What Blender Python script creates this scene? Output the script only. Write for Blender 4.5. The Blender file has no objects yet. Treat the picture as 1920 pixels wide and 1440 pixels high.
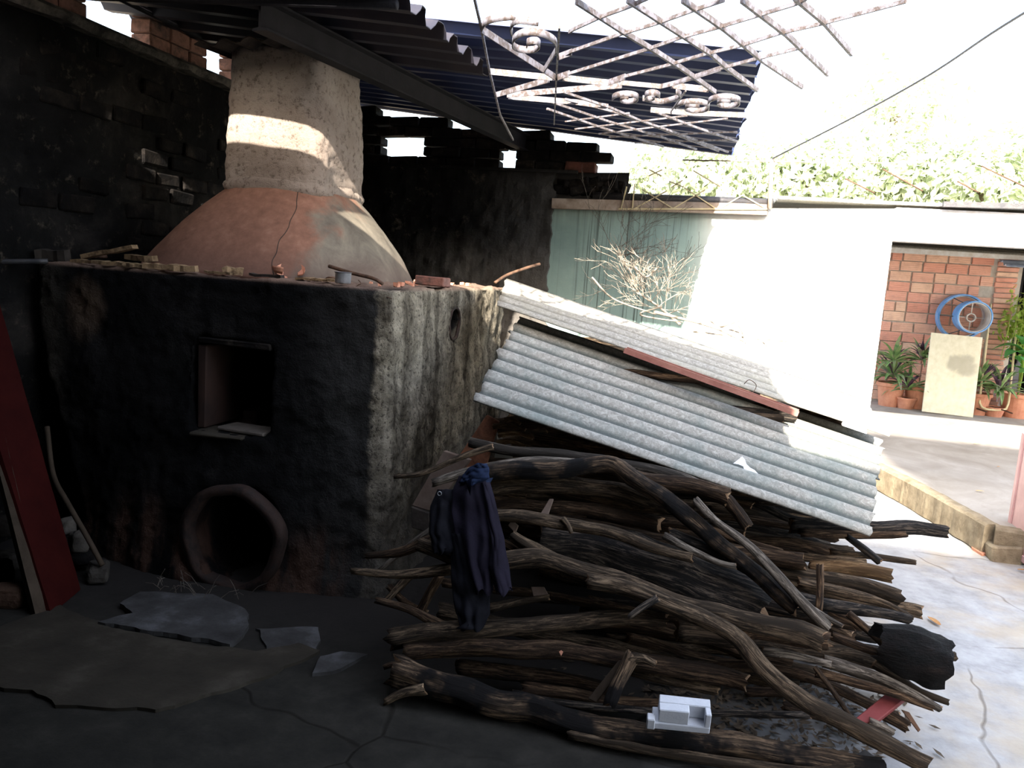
import bpy, bmesh, math, random
from mathutils import Vector, Matrix, noise as mn
random.seed(7)
S = bpy.context.scene
COL = S.collection
# ------------------------------------------------------------------ camera
F = 1500.0; CH = 1.55
PITCH = math.radians(8); ROLL = .07; YAW = math.radians(13.6)
f0 = Vector((-math.sin(YAW)*math.cos(PITCH), math.cos(YAW)*math.cos(PITCH), -math.sin(PITCH)))
r0 = Vector((math.cos(YAW), math.sin(YAW), 0)); u0 = r0.cross(f0)
UP = u0*math.cos(ROLL) - r0*math.sin(ROLL); RT = r0*math.cos(ROLL) + u0*math.sin(ROLL)
O = Vector((0, 0, CH))
cd = bpy.data.cameras.new('camera'); cam = bpy.data.objects.new('camera', cd); COL.objects.link(cam)
cd.sensor_width = 36; cd.lens = 36*F/1920; cd.clip_start = .05; cd.clip_end = 200
m = Matrix((RT, UP, -f0)).transposed().to_4x4(); m.translation = O; cam.matrix_world = m
S.camera = cam
# ------------------------------------------------------------------ light
S.view_settings.view_transform = 'Standard'; S.view_settings.look = 'None'
S.view_settings.gamma = 1; S.view_settings.use_curve_mapping = False
S.view_settings.exposure = 0.0
w = bpy.data.worlds.new('sky'); S.world = w; w.use_nodes = True
nt = w.node_tree; bg = nt.nodes['Background']
sky = nt.nodes.new('ShaderNodeTexSky'); sky.sky_type = 'NISHITA'; sky.sun_disc = False
SD = Vector((-.22, 1.84, -1.0)).normalized()          # direction the sunlight travels
sky.sun_elevation = math.asin(-SD.z); sky.sun_rotation = math.atan2(-SD.x, -SD.y)
sky.air_density = 1.0; sky.dust_density = 3.0; sky.ozone_density = 1.0
hz = nt.nodes.new('ShaderNodeMix'); hz.data_type = 'RGBA'; hz.inputs['Factor'].default_value = .88
hz.inputs[7].default_value = (.215, .205, .19, 1)
nt.links.new(sky.outputs['Color'], hz.inputs[6]); nt.links.new(hz.outputs[2], bg.inputs['Color'])
bg.inputs['Strength'].default_value = 6.6
sl = bpy.data.lights.new('sun', 'SUN'); sl.energy = 26; sl.angle = math.radians(.6); sl.color = (1, .93, .82)
so = bpy.data.objects.new('sun', sl); COL.objects.link(so); so.location = (2, -8, 8)
so.rotation_euler = SD.to_track_quat('-Z', 'Y').to_euler()

# ------------------------------------------------------------------ helpers
def ray(px, py): return f0 + RT*((px-960)/F) - UP*((py-720)/F)
def at(px, py, x=None, y=None, z=None):
    d = ray(px, py)
    if x is not None: t = x/d.x
    elif y is not None: t = y/d.y
    else: t = (z-CH)/d.z
    return O + d*t
def slant(px, py, dy=0., k=.55):                       # front face of the wood pile: y = 2.6 + dy + k z
    d = ray(px, py); t = (2.6+dy+k*CH)/(d.y-k*d.z)
    return O + d*t
def tag(o, label=None, cat=None, group=None, kind=None):
    if label: o['label'] = label
    if cat: o['category'] = cat
    if group: o['group'] = group
    if kind: o['kind'] = kind
    return o
def empty(name, loc, label, cat, group=None):
    o = bpy.data.objects.new(name, None); COL.objects.link(o); o.location = loc; o.empty_display_size = .1
    return tag(o, label, cat, group)
def link(name, me, mat=None, parent=None, origin=None, smooth=False, kind=None):
    if mat is not None and not me.materials: me.materials.append(mat)
    if smooth:
        me.polygons.foreach_set('use_smooth', [True]*len(me.polygons))
    o = bpy.data.objects.new(name, me); COL.objects.link(o)
    if parent is not None:
        o.parent = parent
        base = Vector((0, 0, 0)); p = parent
        while p is not None: base = base + p.location; p = p.parent
        if origin is None: origin = base
        me.transform(Matrix.Translation(-Vector(origin)))
        o.location = Vector(origin) - base
    elif origin is not None:
        me.transform(Matrix.Translation(-Vector(origin))); o.location = origin
    if kind: o['kind'] = kind
    return o
def centre(o):
    "move a top-level mesh's origin to the bottom centre of its shape"
    me = o.data; n = len(me.vertices); 
    xs = [v.co for v in me.vertices]
    c = Vector(((min(v.x for v in xs)+max(v.x for v in xs))/2, (min(v.y for v in xs)+max(v.y for v in xs))/2, min(v.z for v in xs)))
    me.transform(Matrix.Translation(-c)); o.location = o.location + c
    return o
def bm_mesh(bm, name='m'):
    me = bpy.data.meshes.new(name); bm.normal_update(); bm.to_mesh(me); bm.free(); return me
def pyd(verts, faces, name='m'):
    me = bpy.data.meshes.new(name); me.from_pydata([tuple(v) for v in verts], [], faces); me.update(); return me
def box(bm, a, b, jit=0, rnd=random):
    a = Vector(a); b = Vector(b)
    vs = []
    for i in (0, 1):
        for j in (0, 1):
            for k in (0, 1):
                p = Vector((b.x if i else a.x, b.y if j else a.y, b.z if k else a.z))
                if jit: p += Vector((rnd.uniform(-jit, jit), rnd.uniform(-jit, jit), rnd.uniform(-jit, jit)))
                vs.append(bm.verts.new(p))
    for f in ((0,1,3,2), (4,6,7,5), (0,4,5,1), (2,3,7,6), (0,2,6,4), (1,5,7,3)):
        bm.faces.new([vs[i] for i in f])
    return vs
def bevel(bm, w, seg=1):
    bmesh.ops.bevel(bm, geom=list(bm.edges), offset=w, segments=seg, affect='EDGES', profile=.5)
def sweep(bm, pts, sec, up=Vector((0, 0, 1)), closed=False):
    "sweep a 2D section (list of (side, up)) along pts"
    n = len(pts); rings = []
    for i in range(n):
        a = pts[max(0, i-1)] if not closed else pts[(i-1) % n]
        b = pts[min(n-1, i+1)] if not closed else pts[(i+1) % n]
        t = (b-a).normalized(); s = t.cross(up)
        if s.length < 1e-4: s = t.cross(Vector((0, 1, 0)))
        s.normalize(); u = s.cross(t).normalized()
        sc = sec[i] if isinstance(sec[0], list) else sec
        rings.append([bm.verts.new(pts[i] + s*q[0] + u*q[1]) for q in sc])
    k = len(rings[0])
    for i in range(n if closed else n-1):
        A = rings[i]; B = rings[(i+1) % n]
        for j in range(k): bm.faces.new((A[j], A[(j+1) % k], B[(j+1) % k], B[j]))
    if not closed:
        bm.faces.new(rings[0][::-1]); bm.faces.new(rings[-1])
def rect(w, h): return [(-w/2, -h/2), (w/2, -h/2), (w/2, h/2), (-w/2, h/2)]
def circ(r, n=8): return [(r*math.cos(2*math.pi*i/n), r*math.sin(2*math.pi*i/n)) for i in range(n)]
def crom(P, n):
    "Catmull-Rom through P, about n samples"
    P = [Vector(p) for p in P]
    if len(P) == 2: P = [P[0], (P[0]+P[1])/2, P[1]]
    L = [(P[i+1]-P[i]).length for i in range(len(P)-1)]; T = sum(L); out = []
    for i in range(len(P)-1):
        p0 = P[i-1] if i else P[0]*2-P[1]; p1 = P[i]; p2 = P[i+1]; p3 = P[i+2] if i+2 < len(P) else P[-1]*2-P[-2]
        k = max(1, int(round(n*L[i]/T)))
        for j in range(k):
            t = j/k
            out.append(.5*((2*p1)+(p2-p0)*t+(2*p0-5*p1+4*p2-p3)*t*t+(3*p1-p0-3*p2+p3)*t**3))
    out.append(P[-1].copy()); return out
def join_bars(name, polys, sec, mat, parent, smooth=False, up=Vector((0,0,1)), kind=None):
    bm = bmesh.new()
    for p in polys: sweep(bm, p, sec, up)
    return link(name, bm_mesh(bm), mat, parent, smooth=smooth, kind=kind)

# ------------------------------------------------------------------ materials
def N(nt, t, **k):
    n = nt.nodes.new(t)
    for a, b in k.items(): setattr(n, a, b)
    return n
def newmat(name, rough=.9, spec=.25):
    m = bpy.data.materials.new(name); m.use_nodes = True
    b = m.node_tree.nodes['Principled BSDF']; b.inputs['Roughness'].default_value = rough
    b.inputs['Specular IOR Level'].default_value = spec
    return m, m.node_tree, b
def coord(nt, src='Position', scale=(1, 1, 1)):
    if src == 'Position': o = N(nt, 'ShaderNodeNewGeometry').outputs['Position']
    elif src == 'Object': o = N(nt, 'ShaderNodeTexCoord').outputs['Object']
    else:
        a = N(nt, 'ShaderNodeAttribute'); a.attribute_name = src; o = a.outputs['Vector']
    mp = N(nt, 'ShaderNodeMapping'); mp.inputs['Scale'].default_value = scale
    nt.links.new(o, mp.inputs['Vector']); return mp.outputs['Vector']
def noi(nt, vec, scale, detail=5, rough=.6, dist=0):
    n = N(nt, 'ShaderNodeTexNoise'); n.inputs['Scale'].default_value = scale; n.inputs['Detail'].default_value = detail
    n.inputs['Roughness'].default_value = rough; n.inputs['Distortion'].default_value = dist
    nt.links.new(vec, n.inputs['Vector']); return n.outputs['Fac']
def ramp(nt, fac, stops):
    r = N(nt, 'ShaderNodeValToRGB'); e = r.color_ramp.elements
    while len(e) < len(stops): e.new(.5)
    for i, (p, c) in enumerate(stops):
        e[i].position = p; e[i].color = (c[0], c[1], c[2], 1) if len(c) == 3 else c
    nt.links.new(fac, r.inputs['Fac']); return r.outputs['Color']
def math_(nt, op, a, b=None, clamp=False):
    n = N(nt, 'ShaderNodeMath', operation=op); n.use_clamp = clamp
    for i, v in enumerate((a, b)):
        if v is None: continue
        if isinstance(v, (int, float)): n.inputs[i].default_value = v
        else: nt.links.new(v, n.inputs[i])
    return n.outputs[0]
def mix(nt, f, a, b, mode='MIX'):
    n = N(nt, 'ShaderNodeMix', data_type='RGBA', blend_type=mode)
    for sock, v in ((n.inputs[0], f), (n.inputs[6], a), (n.inputs[7], b)):
        if isinstance(v, (int, float)): sock.default_value = v
        elif isinstance(v, tuple): sock.default_value = (v[0], v[1], v[2], 1)
        else: nt.links.new(v, sock)
    return n.outputs[2]
def maprange(nt, v, a, b, c=0., d=1., smooth=True):
    n = N(nt, 'ShaderNodeMapRange'); n.interpolation_type = 'SMOOTHSTEP' if smooth else 'LINEAR'
    nt.links.new(v, n.inputs[0])
    for i, q in zip((1, 2, 3, 4), (a, b, c, d)): n.inputs[i].default_value = q
    return n.outputs[0]
def bump(nt, b, h, strength=.5, dist=.01):
    n = N(nt, 'ShaderNodeBump'); n.inputs['Strength'].default_value = strength; n.inputs['Distance'].default_value = dist
    nt.links.new(h, n.inputs['Height']); nt.links.new(n.outputs['Normal'], b.inputs['Normal'])
def simple(name, c1, c2, scale=8, rough=.85, spec=.25, bs=.3, bd=.01, src='Position', sc=(1,1,1), c3=None, metal=0, lo=.35, hi=.65, vary=0):
    m, nt, b = newmat(name, rough, spec); v = coord(nt, src, sc); n = noi(nt, v, scale, 6, .65)
    st = [(lo, c1), (hi, c2)] if c3 is None else [(lo, c1), ((lo+hi)/2, c2), (hi, c3)]
    c = ramp(nt, n, st)
    if vary:
        oi = N(nt, 'ShaderNodeObjectInfo')
        g = maprange(nt, oi.outputs['Random'], 0, 1, 1-vary, 1+vary, False)
        cb = N(nt, 'ShaderNodeCombineColor'); 
        for i in range(3): nt.links.new(g, cb.inputs[i])
        c = mix(nt, 1., c, cb.outputs[0], 'MULTIPLY')
    nt.links.new(c, b.inputs['Base Color']); b.inputs['Metallic'].default_value = metal
    if bs: bump(nt, b, noi(nt, v, scale*4, 6, .7), bs, bd)
    return m
def sepxyz(nt):
    g = N(nt, 'ShaderNodeNewGeometry'); s = N(nt, 'ShaderNodeSeparateXYZ'); nt.links.new(g.outputs['Position'], s.inputs[0]); return s.outputs
def bark_mat(name, c1, c2, c3, rough=.9, burn=.0):
    m, nt, b = newmat(name, rough, .2)
    v = coord(nt, 'bark'); n1 = noi(nt, v, 34, 8, .75, .8); n2 = noi(nt, v, 9, 3, .5)
    c = ramp(nt, n1, [(.40, c1), (.50, c2), (.60, tuple(q*1.5 for q in c3))])
    c = mix(nt, maprange(nt, n2, .45, .7), c, tuple(q*.45 for q in c2))
    pos = coord(nt, 'Position'); n3 = noi(nt, pos, 5, 4, .6)
    if burn: c = mix(nt, maprange(nt, n3, .5-burn*.3, .62-burn*.2), c, (.012, .011, .012))
    oi = N(nt, 'ShaderNodeObjectInfo'); g = maprange(nt, oi.outputs['Random'], 0, 1, .6, 1.3, False)
    cb = N(nt, 'ShaderNodeCombineColor')
    for i in range(3): nt.links.new(g, cb.inputs[i])
    c = mix(nt, 1., c, cb.outputs[0], 'MULTIPLY'); c = mix(nt, 1., c, (.62, .56, .5), 'MULTIPLY')
    nt.links.new(c, b.inputs['Base Color']); bump(nt, b, n1, .9, .012)
    return m
M = {}
M['bark'] = bark_mat('bark', (.025, .019, .014), (.11, .085, .06), (.27, .21, .15))
M['bark_brown'] = bark_mat('bark_brown', (.02, .013, .009), (.085, .055, .035), (.2, .14, .09))
M['bark_grey'] = bark_mat('bark_grey', (.04, .036, .032), (.17, .155, .14), (.34, .32, .29))
M['bark_char'] = bark_mat('bark_char', (.006, .006, .007), (.025, .023, .023), (.16, .14, .12), .7)
M['bark_mixed'] = bark_mat('bark_mixed', (.02, .015, .012), (.12, .09, .065), (.3, .22, .15), .85, .2)
M['soot_pier'] = simple('sooty_pier_brick', (.09, .045, .03), (.24, .12, .085), 7, c3=(.03, .025, .022), bs=.6, vary=.3)
M['bark_tan'] = bark_mat('bark_tan', (.12, .075, .04), (.27, .18, .10), (.42, .3, .18))
M['bark_brown2'] = simple('brown_stick', (.10, .05, .03), (.18, .10, .06), 20)
M['cut'] = simple('cut_wood', (.28, .17, .09), (.16, .09, .05), 40, c3=(.4, .28, .17))
M['tan'] = simple('split_wood', (.16, .1, .055), (.3, .2, .11), 25, c3=(.09, .055, .03), sc=(1, 1, 1), vary=.25)
M['plank_red'] = simple('red_paint', (.024, .003, .0025), (.034, .0045, .0035), 6, .8, .06, bs=.15)
M['wood_raw'] = simple('raw_wood', (.03, .02, .012), (.055, .038, .025), 14, vary=.2, sc=(1, 1, .2))
M['wood_dark'] = simple('sooty_wood', (.02, .016, .014), (.05, .04, .032), 12)
M['twig'] = simple('dry_twig', (.2, .16, .12), (.38, .33, .27), 20, bs=.2)
M['steel_dark'] = simple('dark_steel', (.03, .03, .035), (.07, .065, .065), 15, .5, .5, metal=.3)
M['twig_dark'] = simple('dark_twig', (.06, .05, .042), (.13, .11, .09), 20, bs=.2)
M['rust'] = simple('rusty_steel', (.05, .03, .02), (.12, .065, .04), 30, .7)
M['grille'] = simple('painted_grille', (.13, .125, .15), (.07, .05, .04), 28, .6, .4, bs=.2, c3=(.17, .16, .18), lo=.3, hi=.55)
M['tin'] = simple('tin', (.35, .36, .38), (.5, .51, .54), 12, .4, .5, metal=.5)
M['terracotta'] = simple('terracotta', (.5, .21, .13), (.62, .3, .19), 10, .8, vary=.1)
M['brick_face'] = None
def brick_mat(name, ca, cb_, cc, rows=True):
    m, nt, b = newmat(name, .9, .2); v = coord(nt, 'Position'); n = noi(nt, v, 9, 6, .7)
    oi = N(nt, 'ShaderNodeObjectInfo'); c = ramp(nt, oi.outputs['Random'], [(0, ca), (.5, cb_), (1, cc)])
    c = mix(nt, maprange(nt, n, .4, .75, 0, .45), c, tuple(q*.55 for q in cb_))
    nt.links.new(c, b.inputs['Base Color']); bump(nt, b, noi(nt, v, 60, 5, .7), .4, .004); return m
M['brick_face'] = brick_mat('clay_brick', (.8, .37, .27), (.84, .46, .35), (.88, .6, .44))
M['mortar'] = simple('mortar', (.5, .46, .4), (.62, .58, .52), 14, bs=.6)
M['soot_brick'] = simple('soot_brick', (.005, .0045, .0045), (.016, .013, .011), 9, spec=.08, c3=(.06, .05, .04), vary=.4, bs=.8, bd=.015, lo=.45, hi=.8)
M['plant_green'] = simple('boatlily_leaf', (.08, .19, .06), (.22, .34, .12), 9, .5, .5, c3=(.22, .1, .17), vary=.25, bs=0)
M['plant_purple'] = simple('boatlily_purple', (.07, .03, .06), (.13, .07, .12), 9, .5, .5, vary=.2, bs=0)
def leaf_mat(name, c1, c2, tr=.4):
    m, nt, b = newmat(name, .5, .4); oi = N(nt, 'ShaderNodeNewGeometry')
    c = ramp(nt, oi.outputs['Random Per Island'], [(0, c1), (1, c2)]); nt.links.new(c, b.inputs['Base Color'])
    t = N(nt, 'ShaderNodeBsdfTranslucent'); nt.links.new(c, t.inputs['Color'])
    mx = N(nt, 'ShaderNodeMixShader'); mx.inputs[0].default_value = tr
    nt.links.new(b.outputs[0], mx.inputs[1]); nt.links.new(t.outputs[0], mx.inputs[2])
    nt.links.new(mx.outputs[0], nt.nodes['Material Output'].inputs['Surface']); return m
M['leaf'] = leaf_mat('tree_leaf', (.3, .36, .23), (.8, .85, .65))
M['leaf_bright'] = leaf_mat('bright_leaf', (.25, .4, .05), (.55, .65, .15))
M['monstera'] = leaf_mat('split_leaf_green', (.1, .35, .08), (.2, .5, .15), .3)
M['dryleaf'] = simple('dry_leaf', (.45, .22, .08), (.55, .33, .15), 20, bs=0, vary=.3)
M['trunk'] = simple('trunk', (.12, .09, .06), (.25, .2, .15), 15)

def floor_mat():
    m, nt, b = newmat('worn_concrete', .85, .12); p = coord(nt, 'Position'); x, y, z = sepxyz(nt)
    n1 = noi(nt, p, 1.3, 6, .6); n2 = noi(nt, p, 7, 6, .7); n3 = noi(nt, p, 40, 4, .7)
    c = ramp(nt, n2, [(.3, (.24, .245, .25)), (.5, (.33, .335, .345)), (.7, (.40, .41, .42))])
    c = mix(nt, maprange(nt, n1, .45, .62, 0, .6), c, (.42, .35, .25))
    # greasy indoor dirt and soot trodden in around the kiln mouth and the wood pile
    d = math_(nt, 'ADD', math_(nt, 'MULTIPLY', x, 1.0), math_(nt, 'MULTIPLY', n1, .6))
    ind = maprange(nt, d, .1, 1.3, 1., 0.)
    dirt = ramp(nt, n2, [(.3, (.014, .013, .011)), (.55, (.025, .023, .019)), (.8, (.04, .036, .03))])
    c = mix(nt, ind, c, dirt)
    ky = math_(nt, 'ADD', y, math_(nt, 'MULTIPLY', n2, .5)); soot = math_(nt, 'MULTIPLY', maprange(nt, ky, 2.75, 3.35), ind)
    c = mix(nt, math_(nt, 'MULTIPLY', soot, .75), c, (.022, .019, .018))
    # hairline cracks
    vo = N(nt, 'ShaderNodeTexVoronoi', feature='DISTANCE_TO_EDGE'); vo.inputs['Scale'].default_value = .8
    wv = N(nt, 'ShaderNodeMix', data_type='VECTOR'); wv.inputs[0].default_value = .16
    nz = N(nt, 'ShaderNodeTexNoise'); nz.inputs['Scale'].default_value = 3; nt.links.new(p, nz.inputs['Vector'])
    nt.links.new(p, wv.inputs[4]); nt.links.new(nz.outputs['Color'], wv.inputs[5]); nt.links.new(wv.outputs[1], vo.inputs['Vector'])
    cr = maprange(nt, vo.outputs['Distance'], .0, .007, 1, 0)
    cr = math_(nt, 'MULTIPLY', cr, maprange(nt, n1, .42, .55))
    c = mix(nt, math_(nt, 'MULTIPLY', cr, .6), c, mix(nt, 1., c, (.3, .25, .2), 'MULTIPLY'))
    nt.links.new(c, b.inputs['Base Color'])
    h = math_(nt, 'ADD', math_(nt, 'MULTIPLY', n3, .3), math_(nt, 'SUBTRACT', n2, cr)); bump(nt, b, h, .35, .01); return m
M['floor'] = floor_mat()
M['slab'] = simple('slab_grey', (.025, .023, .022), (.05, .048, .047), 6, bs=.4, c3=(.12, .12, .125), lo=.3, hi=.75)
M['slab_yellow'] = simple('slab_ochre', (.019, .0155, .011), (.033, .027, .019), 4, bs=.4, c3=(.07, .06, .046), lo=.3, hi=.75)
def patio_mat():
    m, nt, b = newmat('patio_concrete', .8, .3); p = coord(nt, 'Position', (1, .6, 1)); n1 = noi(nt, p, 2, 6, .6, 1.5); n2 = noi(nt, p, 12, 6, .7)
    c = ramp(nt, n1, [(.3, (.24, .21, .18)), (.5, (.30, .27, .235)), (.7, (.37, .34, .31))])
    c = mix(nt, maprange(nt, n2, .5, .75, 0, .5), c, (.25, .22, .19)); nt.links.new(c, b.inputs['Base Color']); bump(nt, b, n2, .3, .01); return m
M['patio'] = patio_mat()
M['curb'] = simple('curb', (.18, .14, .09), (.34, .28, .19), 9, bs=.8, bd=.02)

def soot_wall_mat():
    m, nt, b = newmat('sooty_plaster', .95, .06); p = coord(nt, 'Position'); x, y, z = sepxyz(nt)
    n1 = noi(nt, p, 1.6, 6, .65, .4); n2 = noi(nt, p, 10, 7, .75); st = noi(nt, coord(nt, 'Position', (6, 6, .7)), 1.5, 5, .6)
    c = ramp(nt, n1, [(.35, (.0035, .0035, .0035)), (.55, (.010, .0095, .009)), (.75, (.04, .034, .03))])
    c = mix(nt, math_(nt, 'MULTIPLY', maprange(nt, n2, .55, .75), .5), c, (.16, .13, .10))
    low = math_(nt, 'MULTIPLY', maprange(nt, z, 1.95, 1.4), maprange(nt, x, -3.1, -2.2))
    c = mix(nt, math_(nt, 'MULTIPLY', low, math_(nt, 'MULTIPLY', st, 1.2)), c, (.22, .19, .16))
    c = mix(nt, math_(nt, 'MULTIPLY', maprange(nt, x, -2.3, -1.5), math_(nt, 'MULTIPLY', maprange(nt, z, 2.5, 2.3), .6)), c, (.10, .095, .09))
    nt.links.new(c, b.inputs['Base Color']); bump(nt, b, math_(nt, 'ADD', n2, math_(nt, 'MULTIPLY', n1, .6)), .8, .03); return m
M['soot_wall'] = soot_wall_mat()
def green_wall_mat():
    m, nt, b = newmat('washed_green_plaster', .9, .2); p = coord(nt, 'Position'); x, y, z = sepxyz(nt)
    n1 = noi(nt, p, 2.2, 6, .6); n2 = noi(nt, p, 14, 6, .7)
    c = ramp(nt, n1, [(.35, (.24, .34, .31)), (.6, (.31, .42, .38)), (.8, (.38, .47, .43))])
    # rain-washed soot running down in thin dark streaks from the beam
    st = noi(nt, coord(nt, 'Position', (22, 1, .5)), 1.6, 4, .6)
    s2 = noi(nt, coord(nt, 'Position', (60, 1, .35)), 1.2, 2, .5)
    msk = math_(nt, 'MULTIPLY', maprange(nt, x, -1.5, -.9), maprange(nt, x, -.05, -.5))
    c = mix(nt, math_(nt, 'MULTIPLY', math_(nt, 'MULTIPLY', maprange(nt, s2, .5, .64), maprange(nt, st, .4, .6)), math_(nt, 'MULTIPLY', msk, .85)), c, (.05, .06, .05))
    top = math_(nt, 'ADD', z, math_(nt, 'MULTIPLY', st, .35)); c = mix(nt, maprange(nt, top, 2.12, 2.42, 0, .6), c, (.12, .13, .12))
    c = mix(nt, maprange(nt, x, -.3, .1, 0, .8), c, (.8, .79, .76))
    nt.links.new(c, b.inputs['Base Color']); bump(nt, b, n2, .3, .01); return m
M['green_wall'] = green_wall_mat()

def kiln_mat():
    m, nt, b = newmat('kiln_mud', .95, .06); p = coord(nt, 'Position'); x, y, z = sepxyz(nt)
    n1 = noi(nt, p, 2.2, 6, .6, .5); n2 = noi(nt, p, 11, 7, .75); n3 = noi(nt, p, 60, 5, .7)
    st = noi(nt, coord(nt, 'Position', (4, 4, .5)), 1.8, 5, .6)
    soot = ramp(nt, n1, [(.35, (.0035, .0035, .0037)), (.6, (.0085, .008, .008)), (.8, (.024, .022, .021))])
    light = ramp(nt, n2, [(.3, (.11, .095, .072)), (.5, (.24, .21, .16)), (.7, (.38, .335, .25))])
    light = mix(nt, maprange(nt, n3, .47, .38, 0, .8), light, (.05, .042, .034))
    # right-hand face: pale mud with dark rain streaks
    stk = ramp(nt, st, [(.38, (.2, .19, .18)), (.56, (1, 1, 1))]); light2 = mix(nt, .95, light, stk, 'MULTIPLY')
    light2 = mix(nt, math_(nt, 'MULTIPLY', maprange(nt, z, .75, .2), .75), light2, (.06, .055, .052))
    xx = math_(nt, 'ADD', x, math_(nt, 'MULTIPLY', math_(nt, 'SUBTRACT', n2, .5), .10))
    c = mix(nt, maprange(nt, xx, -1.95, -1.46, 0, .28), soot, (.09, .087, .082))
    c = mix(nt, maprange(nt, xx, -1.475, -1.435), c, light2)
    # burnt-red clay around and beside the fire mouth
    zz = math_(nt, 'ADD', z, math_(nt, 'MULTIPLY', n1, -.5))
    low = maprange(nt, zz, .15, -.12)
    br = math_(nt, 'MULTIPLY', low, maprange(nt, st, .42, .6))
    br = math_(nt, 'MULTIPLY', math_(nt, 'MULTIPLY', br, maprange(nt, y, 3.36, 3.30)), maprange(nt, x, -1.45, -1.6))
    c = mix(nt, math_(nt, 'MULTIPLY', br, .8), c, (.075, .042, .03))
    # bare patch at the upper left shoulder, and a pale left side
    dx = math_(nt, 'ADD', x, 3.02); dz = math_(nt, 'ADD', z, -1.2)
    d = math_(nt, 'ADD', math_(nt, 'MULTIPLY', math_(nt, 'MULTIPLY', dx, dx), 1.5), math_(nt, 'MULTIPLY', math_(nt, 'MULTIPLY', dz, dz), .8))
    d = math_(nt, 'ADD', d, math_(nt, 'MULTIPLY', n1, .06))
    c = mix(nt, maprange(nt, d, .065, .03, 0, .75), c, (.11, .075, .052))
    c = mix(nt, maprange(nt, xx, -3.08, -3.24, 0, .6), c, (.07, .06, .048))
    # top: brick-red dust
    c = mix(nt, maprange(nt, z, 1.415, 1.44, 0, .7), c, (.30, .20, .15))
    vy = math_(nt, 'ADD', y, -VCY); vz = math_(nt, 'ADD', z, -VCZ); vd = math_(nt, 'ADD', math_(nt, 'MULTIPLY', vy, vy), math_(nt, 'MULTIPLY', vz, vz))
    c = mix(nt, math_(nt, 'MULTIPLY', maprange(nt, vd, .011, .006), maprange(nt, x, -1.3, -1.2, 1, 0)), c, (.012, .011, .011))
    nt.links.new(c, b.inputs['Base Color'])
    bump(nt, b, math_(nt, 'ADD', n3, math_(nt, 'MULTIPLY', n2, 1.2)), .9, .012); return m
_v = at(853, 607, x=-1.385); VCY, VCZ = _v.y, _v.z
M['kiln'] = kiln_mat()
def chimney_mat():
    m, nt, b = newmat('rough_mud_render', .95, .2); p = coord(nt, 'Position'); x, y, z = sepxyz(nt)
    n1 = noi(nt, p, 2.5, 5, .6); n2 = noi(nt, p, 28, 7, .8)
    c = ramp(nt, n1, [(.35, (.34, .265, .215)), (.6, (.46, .38, .32)), (.8, (.54, .46, .39))])
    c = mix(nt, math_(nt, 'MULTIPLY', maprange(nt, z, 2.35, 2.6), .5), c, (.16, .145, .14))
    c = mix(nt, maprange(nt, n2, .5, .36, 0, .7), c, (.09, .065, .05))
    nt.links.new(c, b.inputs['Base Color']); bump(nt, b, n2, 1., .03); return m
M['chimney'] = chimney_mat()
def hood_mat():
    m, nt, b = newmat('burnt_clay_hood', .8, .3); p = coord(nt, 'Position'); x, y, z = sepxyz(nt)
    n1 = noi(nt, p, 2.6, 6, .6, .4); n2 = noi(nt, p, 16, 6, .7)
    c = ramp(nt, n2, [(.3, (.15, .072, .046)), (.55, (.215, .105, .068)), (.8, (.28, .155, .105))])
    xs = math_(nt, 'ADD', x, math_(nt, 'MULTIPLY', n1, .7)); g = maprange(nt, xs, -1.72, -1.58)
    grey = ramp(nt, noi(nt, p, 5, 6, .7, .5), [(.35, (.09, .075, .058)), (.6, (.17, .145, .11)), (.8, (.28, .24, .18))])
    c = mix(nt, g, c, grey)
    c = mix(nt, maprange(nt, z, 1.62, 1.46, 0, .45), c, (.11, .06, .045))
    nt.links.new(c, b.inputs['Base Color']); bump(nt, b, n2, .35, .008); return m
M['hood'] = hood_mat()
def sheet_mat(name, tint):
    m, nt, b = newmat(name, .8, .35); p = coord(nt, 'Object'); n1 = noi(nt, p, 2.5, 6, .65, .5); n2 = noi(nt, p, 45, 5, .8, 1.0)
    c = ramp(nt, n2, [(.35, (.21, .20, .175)), (.5, (.31, .295, .26)), (.62, (.44, .42, .38))])
    c = mix(nt, maprange(nt, n1, .45, .7, 0, .55), c, tint)
    # trough shade painted into the corrugation valleys, with some grime
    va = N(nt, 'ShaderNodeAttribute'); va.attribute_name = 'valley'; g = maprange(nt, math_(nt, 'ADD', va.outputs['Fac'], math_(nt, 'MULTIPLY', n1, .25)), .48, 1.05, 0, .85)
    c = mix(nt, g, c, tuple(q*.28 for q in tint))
    nt.links.new(c, b.inputs['Base Color']); bump(nt, b, n2, .5, .006); return m
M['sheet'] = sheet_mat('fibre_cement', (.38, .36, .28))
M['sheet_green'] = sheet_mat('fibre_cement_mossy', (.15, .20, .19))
M['roof'] = simple('sooty_roof_sheet', (.008, .010, .02), (.026, .024, .034), 2.5, .55, .5, bs=.1, c3=(.06, .042, .033), lo=.35, hi=.8, metal=.2)
M['roof_blue'] = simple('roof_sheet_blue', (.016, .024, .065), (.03, .043, .11), 1.2, .55, .5, bs=.1, c3=(.05, .05, .07), lo=.35, hi=.8, metal=.2)
M['cloth'] = simple('purple_cloth', (.010, .0085, .014), (.016, .0135, .023), 10, .95, .1, bs=.3)
M['cloth_dark'] = simple('black_cloth', (.006, .006, .008), (.012, .012, .016), 10, .95, .1, bs=.3)
M['cloth_blue'] = simple('blue_cloth', (.008, .014, .035), (.014, .022, .05), 10, .9, .1, bs=.3)
M['foam'] = simple('white_foam', (.55, .57, .62), (.62, .64, .68), 30, .7, .3, bs=.3, bd=.004)
M['white'] = simple('white_paper', (.75, .76, .82), (.85, .86, .9), 20, .8)
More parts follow.
